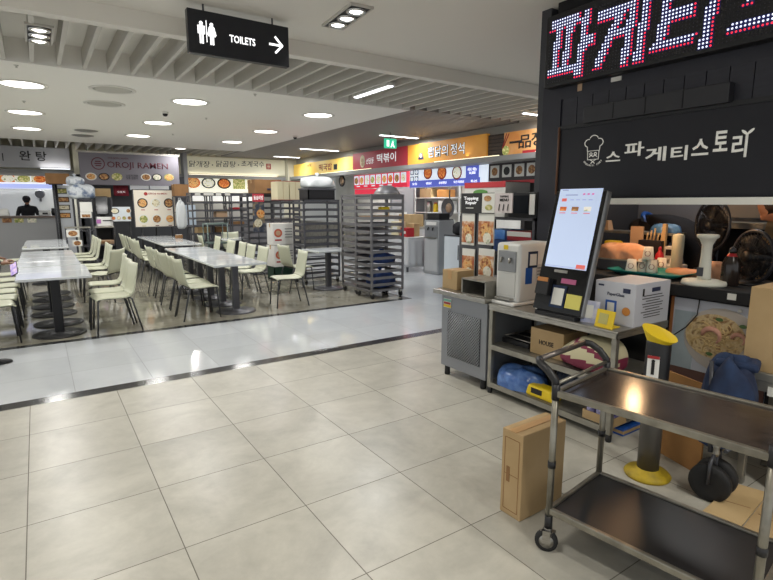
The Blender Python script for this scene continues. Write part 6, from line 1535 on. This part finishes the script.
bp_ = at(769, 287, Z=1.09); t = thing('sauce_bottle', 'white and red bottle on the big brown carton at the right edge', 'bottle', (3.26, 1.0, 1.112)); MB().lathe([(.028, 0), (.032, .006), (.032, .06), (.02, .085), (.014, .1)], n=16).build('bottle_body', W['white'], t); MB().lathe([(.0325, .02), (.0325, .045)], n=16).build('red_label', W['redink'], t); MB().lathe([(.015, .098), (.015, .12), (0, .122)], n=12).build('cap', W['redink'], t)
t = thing('cardboard_box', 'brown carton standing under the steel stand at the right edge', 'cardboard', (3.3, .86, 0)); MB().box((0, 0, .2), (.2, .3, .4)).build('carton_body', W['card'], t); MB().box((0, 0, .402), (.2, .004, .003)).build('fold_line', W['card2'], t)

# person at the left edge with a phone
t = thing('person', 'person at the left edge in dark top and grey trousers holding a phone', 'person', (-.60, 6.12, 0), -1.1)
body = skin_body('body', [(0, 0, .93, (.15, .11)), (0, .01, 1.12, (.15, .1)), (0, .02, 1.34, (.17, .1)), (0, .04, 1.46, .055), (0, .07, 1.53, .05),
   (-.18, .02, 1.37, .06), (-.22, .0, 1.12, .046), (-.1, .22, 1.0, .034), (.18, .02, 1.37, .06), (.22, .0, 1.12, .046), (.1, .24, .98, .034),
   (-.09, .02, .5, .075), (-.1, -.0, .09, .05), (.09, .02, .5, .075), (.1, .05, .09, .05)],
   [(0, 1), (1, 2), (2, 3), (3, 4), (2, 5), (5, 6), (6, 7), (2, 8), (8, 9), (9, 10), (0, 11), (11, 12), (0, 13), (13, 14)], W['cloth_black']); body.parent = t
mt = body.data.materials; 
tro = skin_body('trousers', [(0, 0, .95, (.16, .12)), (-.09, .02, .5, .085), (-.1, 0, .12, .06), (.09, .02, .5, .085), (.1, .05, .12, .06)], [(0, 1), (1, 2), (0, 3), (3, 4)], W['cloth_grey']); tro.parent = t
head_mesh('head', (0, .1, 1.62), W['skin'], t, PI, .4, 1, W['hair'])
for s, yy, zz_ in ((-1, .25, .99), (1, .27, .97)): hand('hand', (s * .09, yy, zz_), W['skin_dark'], t, Euler((-.3, 0, PI + s * .5)).to_matrix())
for s, yy in ((-1, .06), (1, .11)):
    o = shoe_fn().build('shoe', W['black'], t); o.location = (s * .1, yy, 0)
pp = t.matrix_world
ph_ = thing('phone', 'lit phone held in the hand of the person at the left edge', 'phone', at(14, 269, Y=6.33)); ph_.rotation_euler = (.9, -.5, -.5)
MB().box((0, 0, 0), (.075, .155, .009)).build('phone_body', W['black'], ph_, bevel=.004); MB().box((0, 0, .005), (.068, .145, .002)).build('phone_screen', mat('phone_screen', '9a86c8', .2, emit=.6, hex2='d9c3df', scale=25), ph_)
